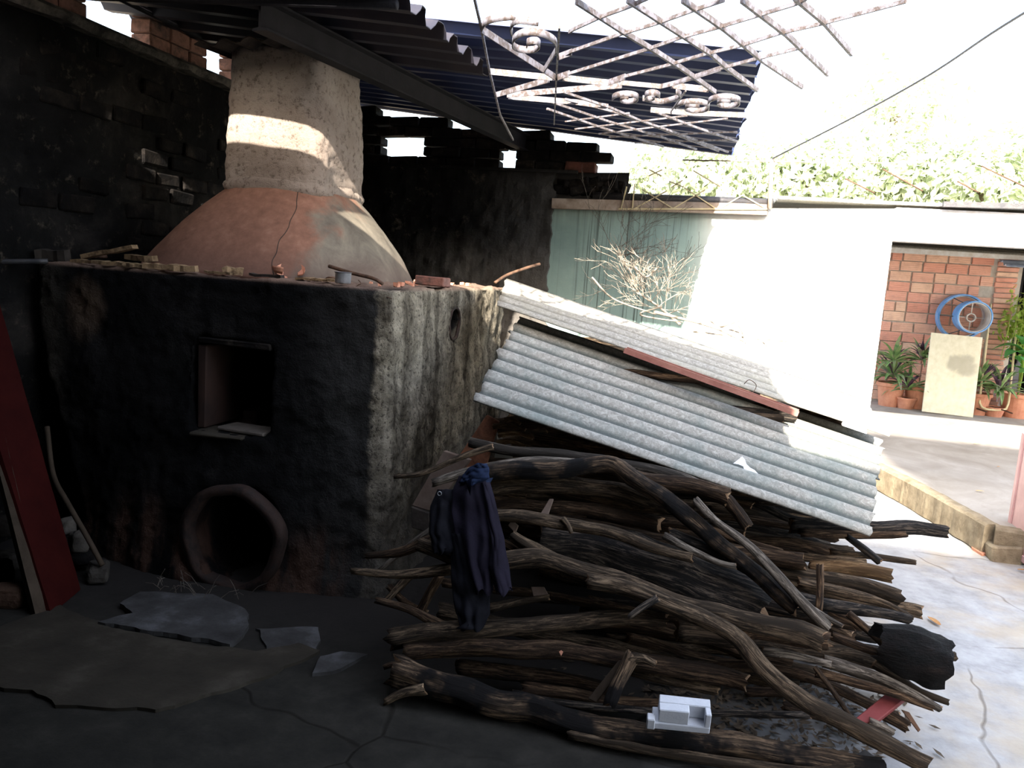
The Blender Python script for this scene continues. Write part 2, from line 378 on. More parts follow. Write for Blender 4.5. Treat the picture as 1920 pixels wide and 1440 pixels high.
M['red_chip'] = simple('red_board', (.16, .03, .03), (.21, .045, .045), 12, .6, bs=.2)
M['channel'] = simple('red_lead_steel', (.25, .10, .08), (.36, .17, .135), 10, .6, bs=.2)
M['blue_paint'] = simple('blue_enamel', (.12, .35, .75), (.28, .5, .85), 9, .45, .5, bs=.1, c3=(.7, .75, .8), lo=.4, hi=.85)
M['white_paint'] = simple('white_enamel', (.75, .75, .75), (.6, .55, .5), 12, .5, bs=.1)
def marble():
    m, nt, b = newmat('stained_board', .6, .4); p = coord(nt, 'Object'); n1 = noi(nt, p, 2.2, 4, .5, 1.); n2 = noi(nt, p, 14, 5, .6)
    c = ramp(nt, n2, [(.3, (.68, .63, .45)), (.7, (.82, .77, .6))]); s = N(nt, 'ShaderNodeSeparateXYZ'); nt.links.new(p, s.inputs[0])
    dx = math_(nt, 'ADD', s.outputs[0], -.12); dz = math_(nt, 'ADD', s.outputs[2], -.62)
    d = math_(nt, 'ADD', math_(nt, 'MULTIPLY', dx, dx), math_(nt, 'MULTIPLY', math_(nt, 'MULTIPLY', dz, dz), 1.8)); d = math_(nt, 'ADD', d, math_(nt, 'MULTIPLY', n1, .12))
    c = mix(nt, maprange(nt, d, .10, .07, 0, .7), c, (.36, .33, .25)); nt.links.new(c, b.inputs['Base Color']); return m
M['board'] = marble()
M['pink'] = simple('pink_gate_paint', (.55, .33, .32), (.66, .42, .40), 6, .6, bs=.2)
M['yellow_pipe'] = simple('cream_pipe', (.55, .45, .25), (.68, .58, .36), 9, .5, bs=.1)
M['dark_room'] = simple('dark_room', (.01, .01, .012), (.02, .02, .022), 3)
M['brown_board'] = simple('brown_cardboard', (.12, .045, .025), (.26, .11, .06), 8, .85, bs=.3, c3=(.09, .04, .025))
M['pale_board'] = simple('pale_cardboard', (.13, .09, .07), (.2, .15, .12), 8, .9, bs=.2)
M['plaster_in'] = simple('inner_wall', (.10, .09, .08), (.16, .145, .13), 2)
M['beam'] = simple('sooty_beam', (.005, .005, .007), (.012, .011, .014), 8, .7, .15, bs=.3)
M['cream_beam'] = simple('weathered_beam', (.22, .16, .12), (.42, .34, .28), 9, .7, bs=.3)

# ------------------------------------------------------------------ setting
def structure(name, me, mat, parent=None, smooth=False, label=None):
    o = link(name, me, mat, parent, smooth=smooth)
    if parent is None: o['kind'] = 'structure'
    if label: o['label'] = label
    return o
def grid(u, v, fn, name='m', thick=None):
    vs = [fn(i/u, j/v) for j in range(v+1) for i in range(u+1)]
    fs = [(j*(u+1)+i, j*(u+1)+i+1, (j+1)*(u+1)+i+1, (j+1)*(u+1)+i) for j in range(v) for i in range(u)]
    return pyd(vs, fs, name)
def wob(p, s, a): return (mn.fractal(Vector(p)*s, 1.0, 2.0, 4))*a

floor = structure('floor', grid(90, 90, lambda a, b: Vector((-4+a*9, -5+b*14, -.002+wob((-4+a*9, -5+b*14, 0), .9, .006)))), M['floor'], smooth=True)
# broken screed layers on the indoor floor, each a thin plate with a ragged outline
def slab(name, pts, top, mat, th=.02, label=None):
    P = [at(px, py, z=0) for px, py in pts]; Q = []
    for i in range(len(P)):
        a, b2 = P[i], P[(i+1) % len(P)]; n = max(2, int((b2-a).length/.03))
        for j in range(n):
            q = a.lerp(b2, j/n); d = (b2-a).normalized().cross(Vector((0, 0, 1)))
            Q.append(q + d*(mn.noise(q*9)*.022+mn.noise(q*30)*.008))
    bm = bmesh.new(); t = [bm.verts.new((q.x, q.y, top)) for q in Q]; bt = [bm.verts.new((q.x, q.y, top-th)) for q in Q]
    bm.faces.new(t); n = len(Q)
    for i in range(n): bm.faces.new((t[i], bt[i], bt[(i+1) % n], t[(i+1) % n]))
    bmesh.ops.recalc_face_normals(bm, faces=bm.faces)
    return link(name, bm_mesh(bm), mat, floor)
slab('concrete_patch', [(-60, 1200), (110, 1140), (200, 1178), (330, 1205), (480, 1225), (560, 1210), (600, 1225), (520, 1262), (430, 1295), (290, 1338), (110, 1325), (60, 1300), (-60, 1290)], .012, M['slab_yellow'])
slab('concrete_patch', [(262, 1118), (400, 1122), (460, 1150), (470, 1180), (432, 1217), (330, 1200), (185, 1176), (250, 1158), (225, 1140)], .022, M['slab'])
slab('concrete_patch', [(480, 1180), (600, 1180), (590, 1225), (500, 1222)], .010, M['slab'])
slab('concrete_patch', [(600, 1235), (640, 1225), (690, 1232), (640, 1258), (585, 1268)], .012, M['slab'])
# patio, one step up, with its curb
PX = [(1.44, 7.1), (1.50, 6.9), (1.86, 5.42), (1.93, 5.36)]
bm = bmesh.new()
top = [(1.36, 12.2), (1.36, 7.2)] + PX + [(5.5, 4.9), (5.5, 12.2)]
tv = [bm.verts.new((x, y, .185)) for x, y in top]; bm.faces.new(tv[::-1] if False else tv)
bv = [bm.verts.new((x, y, -.02)) for x, y in top]
for i in range(len(top)): bm.faces.new((tv[i], bv[i], bv[(i+1) % len(top)], tv[(i+1) % len(top)]))
bmesh.ops.recalc_face_normals(bm, faces=bm.faces)
patio = structure('patio_floor', bm_mesh(bm), M['patio'], label='raised concrete patio in front of the brick wall')
def roughstrip(pts, w, h, z0, seed=0):
    P = crom([Vector((x, y, z0)) for x, y in pts], 60); sec = []
    for i, p in enumerate(P):
        a = wob(p+Vector((seed, 0, 0)), 6, .012)
        sec.append([(-w/2+a, -h/2), (w/2-a, -h/2), (w/2-a*.5, h/2-.015), (w/2-.02, h/2+a*.4), (-w/2+.02, h/2+a*.4), (-w/2+a*.3, h/2-.015)])
    bm = bmesh.new(); sweep(bm, P, sec); return bm_mesh(bm)
link('curb', roughstrip([(1.43, 7.1), (1.50, 6.85), (1.66, 6.25), (1.84, 5.45)], .11, .19, .10), M['curb'], patio, smooth=False)
link('curb', roughstrip([(1.84, 5.42), (2.1, 5.36), (2.6, 5.3), (3.4, 5.2)], .11, .19, .10, 3), M['curb'], patio)

XL = -3.38
# left wall: sooty rubble-plaster with brick courses showing through
def lw(a, b):
    y = -5+a*12.1; z = b*2.68; p = Vector((XL, y, z))
    return p + Vector((wob(p, 2.2, .03)+wob(p, 9, .012), 0, 0))
bm = bmesh.new(); bm.from_mesh(grid(240, 56, lw))
r = bmesh.ops.extrude_face_region(bm, geom=bm.faces[:]); bmesh.ops.translate(bm, vec=(-.18, 0, 0), verts=[v for v in r['geom'] if isinstance(v, bmesh.types.BMVert)])
bmesh.ops.recalc_face_normals(bm, faces=bm.faces)
wl = structure('wall_left', bm_mesh(bm), M['soot_wall'], smooth=False)
def brick_mesh(L, D, Hh, seed, worn=.006, groove=0):
    R = random.Random(seed); bm = bmesh.new()
    if groove:
        n = groove; pr = []
        for i in range(n):
            z0 = -Hh/2+Hh*i/n; z1 = -Hh/2+Hh*(i+1)/n; g = Hh/n*.16
            pr += [(-D/2+.004, z0), (-D/2, z0+g), (-D/2, z1-g), (-D/2+.004, z1)]
        pr = [(D/2, -Hh/2)]+[pr[0]]+pr[1:]+[(D/2, Hh/2)]
        A = [bm.verts.new((-L/2+R.uniform(-worn, worn)*.3, y, z)) for y, z in pr]; B = [bm.verts.new((L/2+R.uniform(-worn, worn)*.3, y, z)) for y, z in pr]
        k = len(pr)
        for i in range(k): bm.faces.new((A[i], B[i], B[(i+1) % k], A[(i+1) % k]))
        bm.faces.new(A[::-1]); bm.faces.new(B)
        bmesh.ops.recalc_face_normals(bm, faces=bm.faces)
    else:
        box(bm, (-L/2, -D/2, -Hh/2), (L/2, D/2, Hh/2), worn, R); bmesh.ops.recalc_face_normals(bm, faces=bm.faces); bevel(bm, min(.008, Hh*.1))
    return bm_mesh(bm, 'brick')
lwb = [brick_mesh(.225, .05, .085, 100+i, .010) for i in range(5)]
for me in lwb: me.materials.append(M['soot_brick'])
R = random.Random(3)
for r_ in range(11):
    for c_ in range(14):
        y = 3.45+c_*.25+(.125 if r_ % 2 else 0); z = 1.55+r_*.103
        if R.random() < .55 or y > 6.7: continue
        o = bpy.data.objects.new('brick', R.choice(lwb)); COL.objects.link(o); o.parent = wl
        o.location = (XL-.010+R.uniform(-.008, .008)+mn.noise(Vector((0, y, z)))*.01, y+R.uniform(-.008, .008), z+R.uniform(-.006, .006)+mn.noise(Vector((3, y*.8, z)))*.02)
        o.rotation_euler = (R.uniform(-.03, .03), R.uniform(-.04, .04), math.pi/2+R.uniform(-.02, .02))
# ledge along the top of the left wall
def ledge():
    P = [Vector((XL-.02, -5+i*.12, 2.675+wob((0, i*.3, 0), 1, .006))) for i in range(101)]; sec = []
    for p in P:
        a = wob(p, 5, .02); sec.append([(-.12, -.02), (.13+a, -.045+a*.6), (.15+a, -.01), (.12, .015), (-.12, .015)])
    bm = bmesh.new(); sweep(bm, P, sec); return bm_mesh(bm)
link('ledge', ledge(), simple('ledge_plaster', (.03, .028, .025), (.16, .14, .115), 14, bs=1., bd=.03), wl)
# brick piers standing on the ledge between the light gaps
def pier(y0, y1, name='brick'):
    n = 3; hh = .088
    k = max(1, round((y1-y0)/.2)); L = (y1-y0)/k
    for r_ in range(n):
        for c_ in range(k):
            me = brick_mesh(L-.008, .14, hh-.008, r_*7+c_+int(y0*10), .004); me.materials.append(M['soot_pier'])
            o = bpy.data.objects.new(name, me); COL.objects.link(o); o.parent = wl
            o.location = (XL-.02, y0+L*(c_+.5), 2.69+hh*(r_+.5)); o.rotation_euler = (0, 0, math.pi/2)
yA = at(150, 60, x=XL).y; yB = at(268, 60, x=XL).y; yC = at(377, 120, x=XL).y; yD = at(430, 140, x=XL).y
pier(2.4, yA); pier(yB, yC); pier(yD, 7.0)

# back wall, sooty part: lower plastered wall, upper band of bricks with two openings and a broken end
YB = 7.0
XC = at(1033, 450, y=YB).x
def bwf(a, b):
    x = XL+a*(XC-XL); z = b*2.42; p = Vector((x, YB, z))
    e = wob(p, 2.0, .03)+wob(p, 8, .012)
    if a == 1: x += wob(p, 7, .05)
    return Vector((x, YB-.05+e, z))
bm = bmesh.new(); bm.from_mesh(grid(60, 60, bwf))
r = bmesh.ops.extrude_face_region(bm, geom=bm.faces[:]); bmesh.ops.translate(bm, vec=(0, .22, 0), verts=[v for v in r['geom'] if isinstance(v, bmesh.types.BMVert)])
bmesh.ops.recalc_face_normals(bm, faces=bm.faces)
wb = structure('wall_back', bm_mesh(bm), M['soot_wall'])
h1 = (at(719, 258, y=YB), at(797, 278, y=YB)); h2 = (at(940, 282, y=YB), at(968, 308, y=YB))
bricks = [brick_mesh(.262, .17, .078, 40+i, .008) for i in range(6)]
half = [brick_mesh(.13, .17, .078, 60+i, .010) for i in range(4)]
for me in bricks+half: me.materials.append(M['soot_brick'])
M['soot_brick_red'] = simple('half_sooted_brick', (.05, .02, .014), (.12, .045, .03), 8, bs=.7)
row = 0; z = 2.43
while z < 2.95:
    x = XL + (.0 if row % 2 else -.13)
    while x < -.85:
        xc = x+.135; zc = z+.042
        topz = 2.93-.105*(xc-XL) + .04*mn.noise(Vector((xc*3, 0, 5)))
        endx = -.92 - max(0, (zc-2.5))*1.2 + .07*((row*37) % 3-1)
        inh = False
        for (A, B) in (h1, h2):
            if A.x-.10 < xc < B.x+.10 and B.z-.035 < zc < A.z+.035: inh = True
        if zc < topz and xc < endx and not inh:
            red = abs(xc+1.19) < .14 and abs(zc-2.50) < .05
            me = R.choice(bricks)
            if red:
                me = me.copy(); me.materials.clear(); me.materials.append(M['soot_brick_red'])
            o = bpy.data.objects.new('brick', me); COL.objects.link(o); o.parent = wb
            o.location = (xc, YB+.03+R.uniform(-.012, .012), zc); o.rotation_euler = (R.uniform(-.02, .02), R.uniform(-.02, .02), R.uniform(-.03, .03))
        elif inh and zc < topz:
            for (A, B) in (h1, h2):                      # close the rest of the course beside an opening
                for (s0, s1) in ((xc-.135, A.x), (B.x, xc+.135)):
                    if B.z-.035 < zc < A.z+.035 and s1-s0 > .02 and s1-s0 < .27:
                        me = brick_mesh(s1-s0, .17, .078, 5, .006); me.materials.append(M['soot_brick'])
                        o = bpy.data.objects.new('brick', me); COL.objects.link(o); o.parent = wb; o.location = ((s0+s1)/2, YB+.03, zc)
        x += .27
    z += .085; row += 1
# thin string course below the brick band
bm = bmesh.new(); sweep(bm, [Vector((XL+.05+i*.1, YB-.07+wob((i, 0, 0), .7, .01), 2.425)) for i in range(22)], rect(.05, .025)); link('ledge', bm_mesh(bm), M['soot_wall'], wb)

# green / whitewashed courtyard wall with its beam
XW = 1.33
bm = bmesh.new(); box(bm, (XC-.02, YB+.0, 0), (XW, YB+.16, 2.13))
for v in bm.verts:
    if v.co.z > 1: v.co.z = 2.12+.13*(v.co.x-XC)/(XW-XC)
if True: pass; wg = structure('wall_courtyard', bm_mesh(bm), M['green_wall'])
bm = bmesh.new(); box(bm, (XW, YB, 2.0), (4.6, YB+.16, 2.26)); lint = structure('lintel', bm_mesh(bm), M['white_paint'], label='white lintel over the patio entrance')
bm = bmesh.new(); sweep(bm, [Vector((XC+.0, YB-.02, 2.155)), Vector((at(1440, 380, y=YB).x, YB-.02, 2.19))], rect(.12, .085)); link('beam', bm_mesh(bm), M['cream_beam'], wg)
bm = bmesh.new(); sweep(bm, [Vector((XC+.35, YB-.05, 2.235)), Vector((at(1450, 370, y=YB).x, YB-.05, 2.245))], circ(.035, 10)); link('pipe', bm_mesh(bm), M['steel_dark'], wg, smooth=True)
# little raised plaster crust where black wall meets green
# broken pieces of masonry on the corner above the green wall
for i in range(14):
    bm = bmesh.new(); box(bm, (-.06, -.07, -.04), (.06, .07, .04), .015, R); bevel(bm, .01)
    o = link('stone', bm_mesh(bm), M['soot_brick'], wb); a = i/14
    o.location = (XC+.05+a*.55, YB+.02+R.uniform(-.02, .02), 2.27+.05*(i % 2)+R.uniform(0, .02)); o.rotation_euler = (R.uniform(-.3, .3), R.uniform(-.3, .3), R.uniform(0, 3))
bm = bmesh.new(); box(bm, (XC-.02, YB+.01, 2.19), (XC+.62, YB+.15, 2.44), .02, R); link('masonry', bm_mesh(bm), M['soot_wall'], wb)

# brick house wall beyond the patio
YH = 11.4
wh = None
bm = bmesh.new(); box(bm, (1.2, YH, 0), (3.38+.34, YH+.15, 2.2)); wh = structure('wall_far', bm_mesh(bm), M['mortar'], label='orange hollow-brick house wall beyond the patio')
hb = [brick_mesh(.245, .05, .118, 200+i, .004, 5) for i in range(5)]; hs = [brick_mesh(.115, .05, .118, 210+i, .004, 5) for i in range(3)]
for me in hb+hs: me.materials.append(M['brick_face'])
R = random.Random(11)
for r_ in range(15):
    z = .20+.067+r_*.131; x = 1.9-(.13 if r_ % 2 else 0)+R.uniform(-.02, .02)
    while x < 3.36:
        L = .255 if R.random() < .88 else .125
        if x+L < 3.40:
            o = bpy.data.objects.new('brick', R.choice(hb if L > .2 else hs)); COL.objects.link(o); o.parent = wh
            o.location = (x+L/2, YH+R.uniform(-.006, .004), z+R.uniform(-.004, .004)); o.rotation_euler = (0, R.uniform(-.012, .012), 0)
        x += L+.013
        if x+L >= 3.40 and 3.40-x > .06:
            o = bpy.data.objects.new('brick', brick_mesh(3.40-x, .05, .118, 400+r_, .004, 5)); o.data.materials.append(M['brick_face']); COL.objects.link(o); o.parent = wh; o.location = ((x+3.40)/2, YH, z); break
    # darker jamb bricks beside the doorway, end-on
    o = bpy.data.objects.new('brick', brick_mesh(.235+R.uniform(-.02, .02), .05, .052, 300+r_, .006)); o.data.materials.append(M['brick_face']); COL.objects.link(o); o.parent = wh; o.location = (3.42+.13, YH-.005, z+.034)
    o = bpy.data.objects.new('brick', brick_mesh(.235+R.uniform(-.02, .02), .05, .052, 330+r_, .006)); o.data.materials.append(M['brick_face']); COL.objects.link(o); o.parent = wh; o.location = (3.42+.13, YH-.008, z-.032)
# dark doorway room and the wall beyond it
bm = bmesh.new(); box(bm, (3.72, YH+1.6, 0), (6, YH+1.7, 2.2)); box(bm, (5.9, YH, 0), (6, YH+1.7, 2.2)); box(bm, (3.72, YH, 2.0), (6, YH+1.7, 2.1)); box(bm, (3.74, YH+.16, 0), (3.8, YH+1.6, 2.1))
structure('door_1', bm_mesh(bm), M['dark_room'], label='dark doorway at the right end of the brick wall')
bm = bmesh.new(); box(bm, (4.6, YH, 0), (6, YH+.15, 2.2)); structure('wall_far_right', bm_mesh(bm), M['mortar'])

def corrugated(c00, c10, c01, c11, waves, amp, nu=24, th=.006, ragged=0, seed=0, prof='sin', sag=0, ppw=8):
    "c00->c10 runs along the ribs, c00->c01 across them"
    c00, c10, c01, c11 = map(Vector, (c00, c10, c01, c11)); nv = int(waves*ppw)
    nrm = (c10-c00).cross(c01-c00).normalized()
    if nrm.z < 0: nrm = -nrm
    def fn(a, b):
        a2 = a
        if ragged and a in (0, 1):
            e = ragged*(mn.noise(Vector((b*waves*1.3, seed, a)))+.6*mn.noise(Vector((b*waves*5, seed, a*3)))); a2 = a+e*(1 if a == 0 else 1)
        p = c00.lerp(c10, a2).lerp(c01.lerp(c11, a2), b); t = b*waves
        if prof == 'sin': h = math.sin(2*math.pi*t)
        else:
            q = (t % 1.0); h = max(-1, min(1, (abs(q-.5)*4-1)*2.2))
        return p+nrm*(h*amp - sag*math.sin(math.pi*a)+wob(p, 1.5, amp*.25))
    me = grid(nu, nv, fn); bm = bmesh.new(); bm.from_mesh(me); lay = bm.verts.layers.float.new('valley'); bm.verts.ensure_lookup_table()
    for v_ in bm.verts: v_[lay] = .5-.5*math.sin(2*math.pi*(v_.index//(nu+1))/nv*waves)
    r = bmesh.ops.extrude_face_region(bm, geom=bm.faces[:]); bmesh.ops.translate(bm, vec=-nrm*th, verts=[v for v in r['geom'] if isinstance(v, bmesh.types.BMVert)])
    bmesh.ops.recalc_face_normals(bm, faces=bm.faces); return bm_mesh(bm)

# roof: near sheets, far sheets, and the roof over the place the camera stands in
def zr(x): return 2.665+(-1.4-x)*.115
nr = structure('ceiling', corrugated((XL-.2, 2.90, zr(XL-.2)), (-1.40, 2.90, zr(-1.4)), (XL-.2, 4.75, zr(XL-.2)), (-1.36, 4.62, zr(-1.4)), 8, .028, 24, .004, .012, 3, 'trap'), M['roof'], label='sooty corrugated metal roof over the kiln')
structure('ceiling', corrugated((XL-.2, 4.15, 2.99), (.11, 4.2, 2.665), (XL-.2, 7.25, 3.02), (.03, 7.2, 2.66), 15, .022, 24, .004, .010, 9, 'trap'), M['roof_blue'], label='dark blue corrugated roof sheets behind the chimney')
structure('ceiling', corrugated((XL-.2, -5, 2.95), (.72, -5, 2.7), (XL-.2, 2.0, 2.95), (.72, 2.0, 2.7), 30, .025, 6, .004, 0, 4, 'sin', 0, 4), M['roof'], label='roof over the near end of the shed')
structure('ceiling', corrugated((XL-.2, 2.02, 2.93), (-1.75, 2.02, 2.74), (XL-.2, 2.62, 2.93), (-1.75, 2.62, 2.74), 4, .025, 6, .004, 0, 4, 'sin', 0, 4), M['roof'], label='narrow unseen roof sheet added to shape the sun band on the chimney')  # unseen strip, placed so the gap beside it lets the chimney sun band through
bm = bmesh.new(); box(bm, (3.3, -7.5, 0), (14, -6, 8.15)); box(bm, (-.1, -7.5, 0), (3.3, -6, 6.2)); structure('sun_blockers_behind', bm_mesh(bm), M['plaster_in'], label='unseen tall blocks added behind the viewer to shade the yard and patio')  # unseen blocks added to keep the sun off the yard and patio
bm = bmesh.new(); box(bm, (.60, -5, 0), (.72, 1.45, 2.72)); structure('shade_wall_right', bm_mesh(bm), M['plaster_in'])  # unseen wall added to keep side light out of the shed
# walls behind and beside the camera
bm = bmesh.new(); box(bm, (XL-.2, -5.15, 0), (.72, -5, 3)); structure('wall_behind', bm_mesh(bm), M['plaster_in'])
# diagonal steel beam under the roof
A = at(330, -50, z=2.60); B = at(985, 268, y=6.96)
bm = bmesh.new(); A = A.lerp(B, (3.36-A.y)/(B.y-A.y)); sweep(bm, [A, B], [(-.04, .07), (-.04, .06), (-.006, .055), (-.006, -.055), (-.04, -.06), (-.04, -.07), (.04, -.07), (.04, -.06), (.006, -.055), (.006, .055), (.04, .06), (.04, .07)])
beam = link('roof_beam', bm_mesh(bm), M['beam']); tag(beam, 'dark steel beam running diagonally under the roof past the chimney', 'beam'); centre(beam)
A = at(160, 5, x=XL+.2); B = at(430, 95, x=XL+.2)
bm = bmesh.new(); sweep(bm, [Vector((XL+.12, 2.2, 2.86)), Vector((XL+.12, 6.9, 2.86))], circ(.02, 8)); pu = link('roof_purlin', bm_mesh(bm), M['beam'], smooth=True); tag(pu, 'round steel purlin under the roof above the left wall', 'beam'); centre(pu)

bm = bmesh.new(); sweep(bm, [Vector((XL+.02, 3.33, 2.70)), Vector((-1.42, 3.33, 2.63))], circ(.022, 8)); pu = link('roof_purlin', bm_mesh(bm), M['beam'], smooth=True); tag(pu, 'round steel cross purlin carrying the front end of the diagonal beam', 'beam'); centre(pu)
# ------------------------------------------------------------------ kiln
KX, KY0, KY1, KZ = -1.385, 3.35, 5.35, 1.43
def kiln_section(z):
    t = z/KZ; xl = -2.93-.39*min(1, t*1.25)**.8; yf = KY0-.02*(1-t)
    xr = KX+.03*(1-t)
    xl -= .10*(max(0, 1-t*6))**2; yf -= .03*(max(0, 1-t*8))**2
    pts = []; r = .045
    for cx, cy, a0 in ((xl+r, yf+r, 180), (xr-r, yf+r, 270), (xr-r, KY1-r, 0), (xl+r, KY1-r, 90)):
        if a0 == 270:                                     # the front swells forward at its foot in the middle
            for k in range(1, 8):
                q = k/8; pts.append(Vector((xl+r+(xr-xl-2*r)*q, yf-.15*(1-t)**1.5*math.sin(math.pi*min(1, q*1.08))**.8, z)))
        for k in range(5):
            a = math.radians(a0+k*22.5); pts.append(Vector((cx+r*math.cos(a), cy+r*math.sin(a), z)))
    return pts
def kiln_mesh():
    bm = bmesh.new(); rings = []; L = 14
    for i in range(L+1):
        z = KZ*i/L - (.0 if i else .03)
        rings.append([bm.verts.new(p) for p in kiln_section(max(z, 0))])
        if i == 0:
            for v in rings[0]: v.co.z = -.03
    n = len(rings[0])
    for i in range(L):
        for j in range(n): bm.faces.new((rings[i][j], rings[i][(j+1) % n], rings[i+1][(j+1) % n], rings[i+1][j]))
    bm.faces.new(rings[0][::-1]); bm.faces.new(rings[-1])
    return bm_mesh(bm)
D0 = at(352, 640, y=3.28); D1 = at(490, 830, y=3.24); FH = at(428, 1014, y=3.16)
def tmp(me): o = bpy.data.objects.new('t', me); COL.objects.link(o); return o
ko = tmp(kiln_mesh())
bm = bmesh.new(); box(bm, (D0.x, 2.9, D1.z), (D1.x+.005, 4.35, D0.z+.01)); c1 = tmp(bm_mesh(bm))
bm = bmesh.new(); box(bm, (D0.x-.25, 3.56, D1.z-.12), (D1.x+.15, 5.0, D0.z+.1)); c1b = tmp(bm_mesh(bm))
FR = .228
bm = bmesh.new(); sweep(bm, [Vector((FH.x, 2.6, FH.z)), Vector((FH.x, 4.4, FH.z))], circ(FR, 32)); c2 = tmp(bm_mesh(bm))
VC = at(853, 607, x=KX)
bm = bmesh.new(); sweep(bm, [Vector((KX+.3, VC.y, VC.z)), Vector((KX-.35, VC.y, VC.z))], circ(.085, 20)); c3 = tmp(bm_mesh(bm))
for c in (ko, c1, c1b, c2, c3):
    bmt = bmesh.new(); bmt.from_mesh(c.data); bmesh.ops.recalc_face_normals(bmt, faces=bmt.faces); bmt.to_mesh(c.data); bmt.free()
for c in (c1, c1b, c2, c3):
    md = ko.modifiers.new('b', 'BOOLEAN'); md.object = c; md.operation = 'DIFFERENCE'; md.solver = 'EXACT'
md = ko.modifiers.new('r', 'REMESH'); md.mode = 'VOXEL'; md.voxel_size = .017
dg = bpy.context.evaluated_depsgraph_get(); dg.update()
kme = bpy.data.meshes.new_from_object(ko.evaluated_get(dg))
for o in (ko, c1, c1b, c2, c3): bpy.data.objects.remove(o)
nr_ = [v.normal.copy() for v in kme.vertices]
for v, n in zip(kme.vertices, nr_):
    p = v.co.copy()
    e = wob(p, 2.2, .022)+wob(p, 8, .013)+wob(p+Vector((9, 9, 9)), 26, .008)
    v.co = p+n*e
kiln = empty('kiln', (-2.3, 3.3, 0), 'large soot-blackened mud kiln with clay hood and chimney', 'kiln')
kbody = link('kiln_body', kme, M['kiln'], kiln, smooth=True)
# clay rim round the fire mouth
def ring(c, R_, sec, n=48, axis='y', wobble=.0, a0=0, a1=360):
    pts = []
    for i in range(n):
        a = math.radians(a0+(a1-a0)*i/(n if a1-a0 == 360 else n-1)); rr = R_+wobble*mn.noise(Vector((math.cos(a)*2, math.sin(a)*2, R_*9)))
        pts.append(Vector((c.x+rr*math.cos(a), c.y, c.z+rr*math.sin(a))) if axis == 'y' else Vector((c.x, c.y+rr*math.cos(a), c.z+rr*math.sin(a))))
    bm = bmesh.new(); sweep(bm, pts, sec, up=Vector((0, 1, 0)) if axis == 'y' else Vector((1, 0, 0)), closed=(a1-a0 == 360))
    return bm_mesh(bm)
M['rim'] = simple('fired_clay_rim', (.012, .008, .007), (.035, .02, .015), 9, .8, bs=.5, c3=(.02, .015, .014))
yr = min(p.y for p in kiln_section(FH.z))
link('fire_mouth_rim', ring(Vector((FH.x, yr-.005, FH.z)), FR+.012, [(-.02, -.05), (.02, -.05), (.026, .012), (.012, .024), (-.014, .024), (-.02, .012)], 56, 'y', .02), M['rim'], kbody, smooth=True)
link('vent_rim', ring(Vector((KX-.005, VC.y, VC.z)), .09, circ(.010, 6), 28, 'x', .008), M['rim'], kbody, smooth=True)
# lintel and broken sill stones of the loading door
bm = bmesh.new(); box(bm, (D0.x+.02, 3.325, D0.z-.012), (D1.x-.02, 3.45, D0.z+.02), .006, R); bevel(bm, .006); o = link('door_lintel', bm_mesh(bm), M['soot_brick'], kbody)
for i in range(7):
    bm = bmesh.new(); box(bm, (-.03, -.04, -.018), (.03, .04, .018), .009, R); bevel(bm, .006); o = link('sill_stone', bm_mesh(bm), M['rim'], kbody)
    o.location = Vector((D0.x+.03+i*.055, 3.245, D1.z-.025+R.uniform(-.01, .01)))-kiln.location; o.rotation_euler = (0, 0, R.uniform(-.5, .5))
# hood
def loft(secs, cap=True):
    bm = bmesh.new(); rings = [[bm.verts.new(p) for p in s] for s in secs]; n = len(rings[0])
    for i in range(len(rings)-1):
        for j in range(n): bm.faces.new((rings[i][j], rings[i][(j+1) % n], rings[i+1][(j+1) % n], rings[i+1][j]))
    if cap: bm.faces.new(rings[0][::-1]); bm.faces.new(rings[-1])
    return bm_mesh(bm)
def superell(cx, cy, a, b, z, e, n=72, wv=0, dens=6):
    out = []
    for i in range(n):
        t = 2*math.pi*i/n; c, s = math.cos(t), math.sin(t)
        p = Vector((cx+a*abs(c)**(2/e)*math.copysign(1, c), cy+b*abs(s)**(2/e)*math.copysign(1, s), z))
        d = Vector((c, s, 0)); p += d*(wob(p, 3, wv)+wob(p, dens, wv*.6)+wob(p, 22, wv*.5)); out.append(p)
    return out
CX0, CX1, CY0, CY1 = -2.62, -2.05, 3.87, 4.47
ccx, ccy = (CX0+CX1)/2, (CY0+CY1)/2; ZN = 1.90
hs_ = []
for i in range(16):
    t = i/15; w_ = (1-t)**1.0; bulge = .10*math.sin(math.pi*t)*(1 if t < 1 else 0)
    a = .27+.455*w_+bulge*.25; b_ = .29+.42*w_+bulge*.25
    hs_.append(superell(ccx+.0-.06*w_, ccy-.0, a, b_, 1.42+(ZN+.03-1.42)*t, 2.5+t*1.0, 72, .006))
hood = link('hood', loft(hs_), M['hood'], kiln, smooth=True)
ck = []
for i in range(15):                                       # the long crack down the front of the hood
    ring_ = hs_[15-i]; k_ = 58.6+.55*math.sin(i*.4+.5)+.12*math.sin(i*1.9)-.03*i; a_ = int(k_); ck.append(ring_[a_ % 72].lerp(ring_[(a_+1) % 72], k_-a_)+Vector((0, 0, 0)))
bm = bmesh.new(); sweep(bm, crom(ck[1:], 40), circ(.0022, 5)); link('crack', bm_mesh(bm), M['wood_dark'], hood)
# chimney shaft
cs = []
for i in range(46):
    t = i/45; z = ZN-.02+t*(2.64-ZN); k = 1+.03*math.sin(t*5)-.02*t
    cs.append(superell(ccx, ccy, .285*k, .30*k, z, 7, 120, .014, 9))
chim = link('chimney', loft(cs), M['chimney'], kiln, smooth=True)
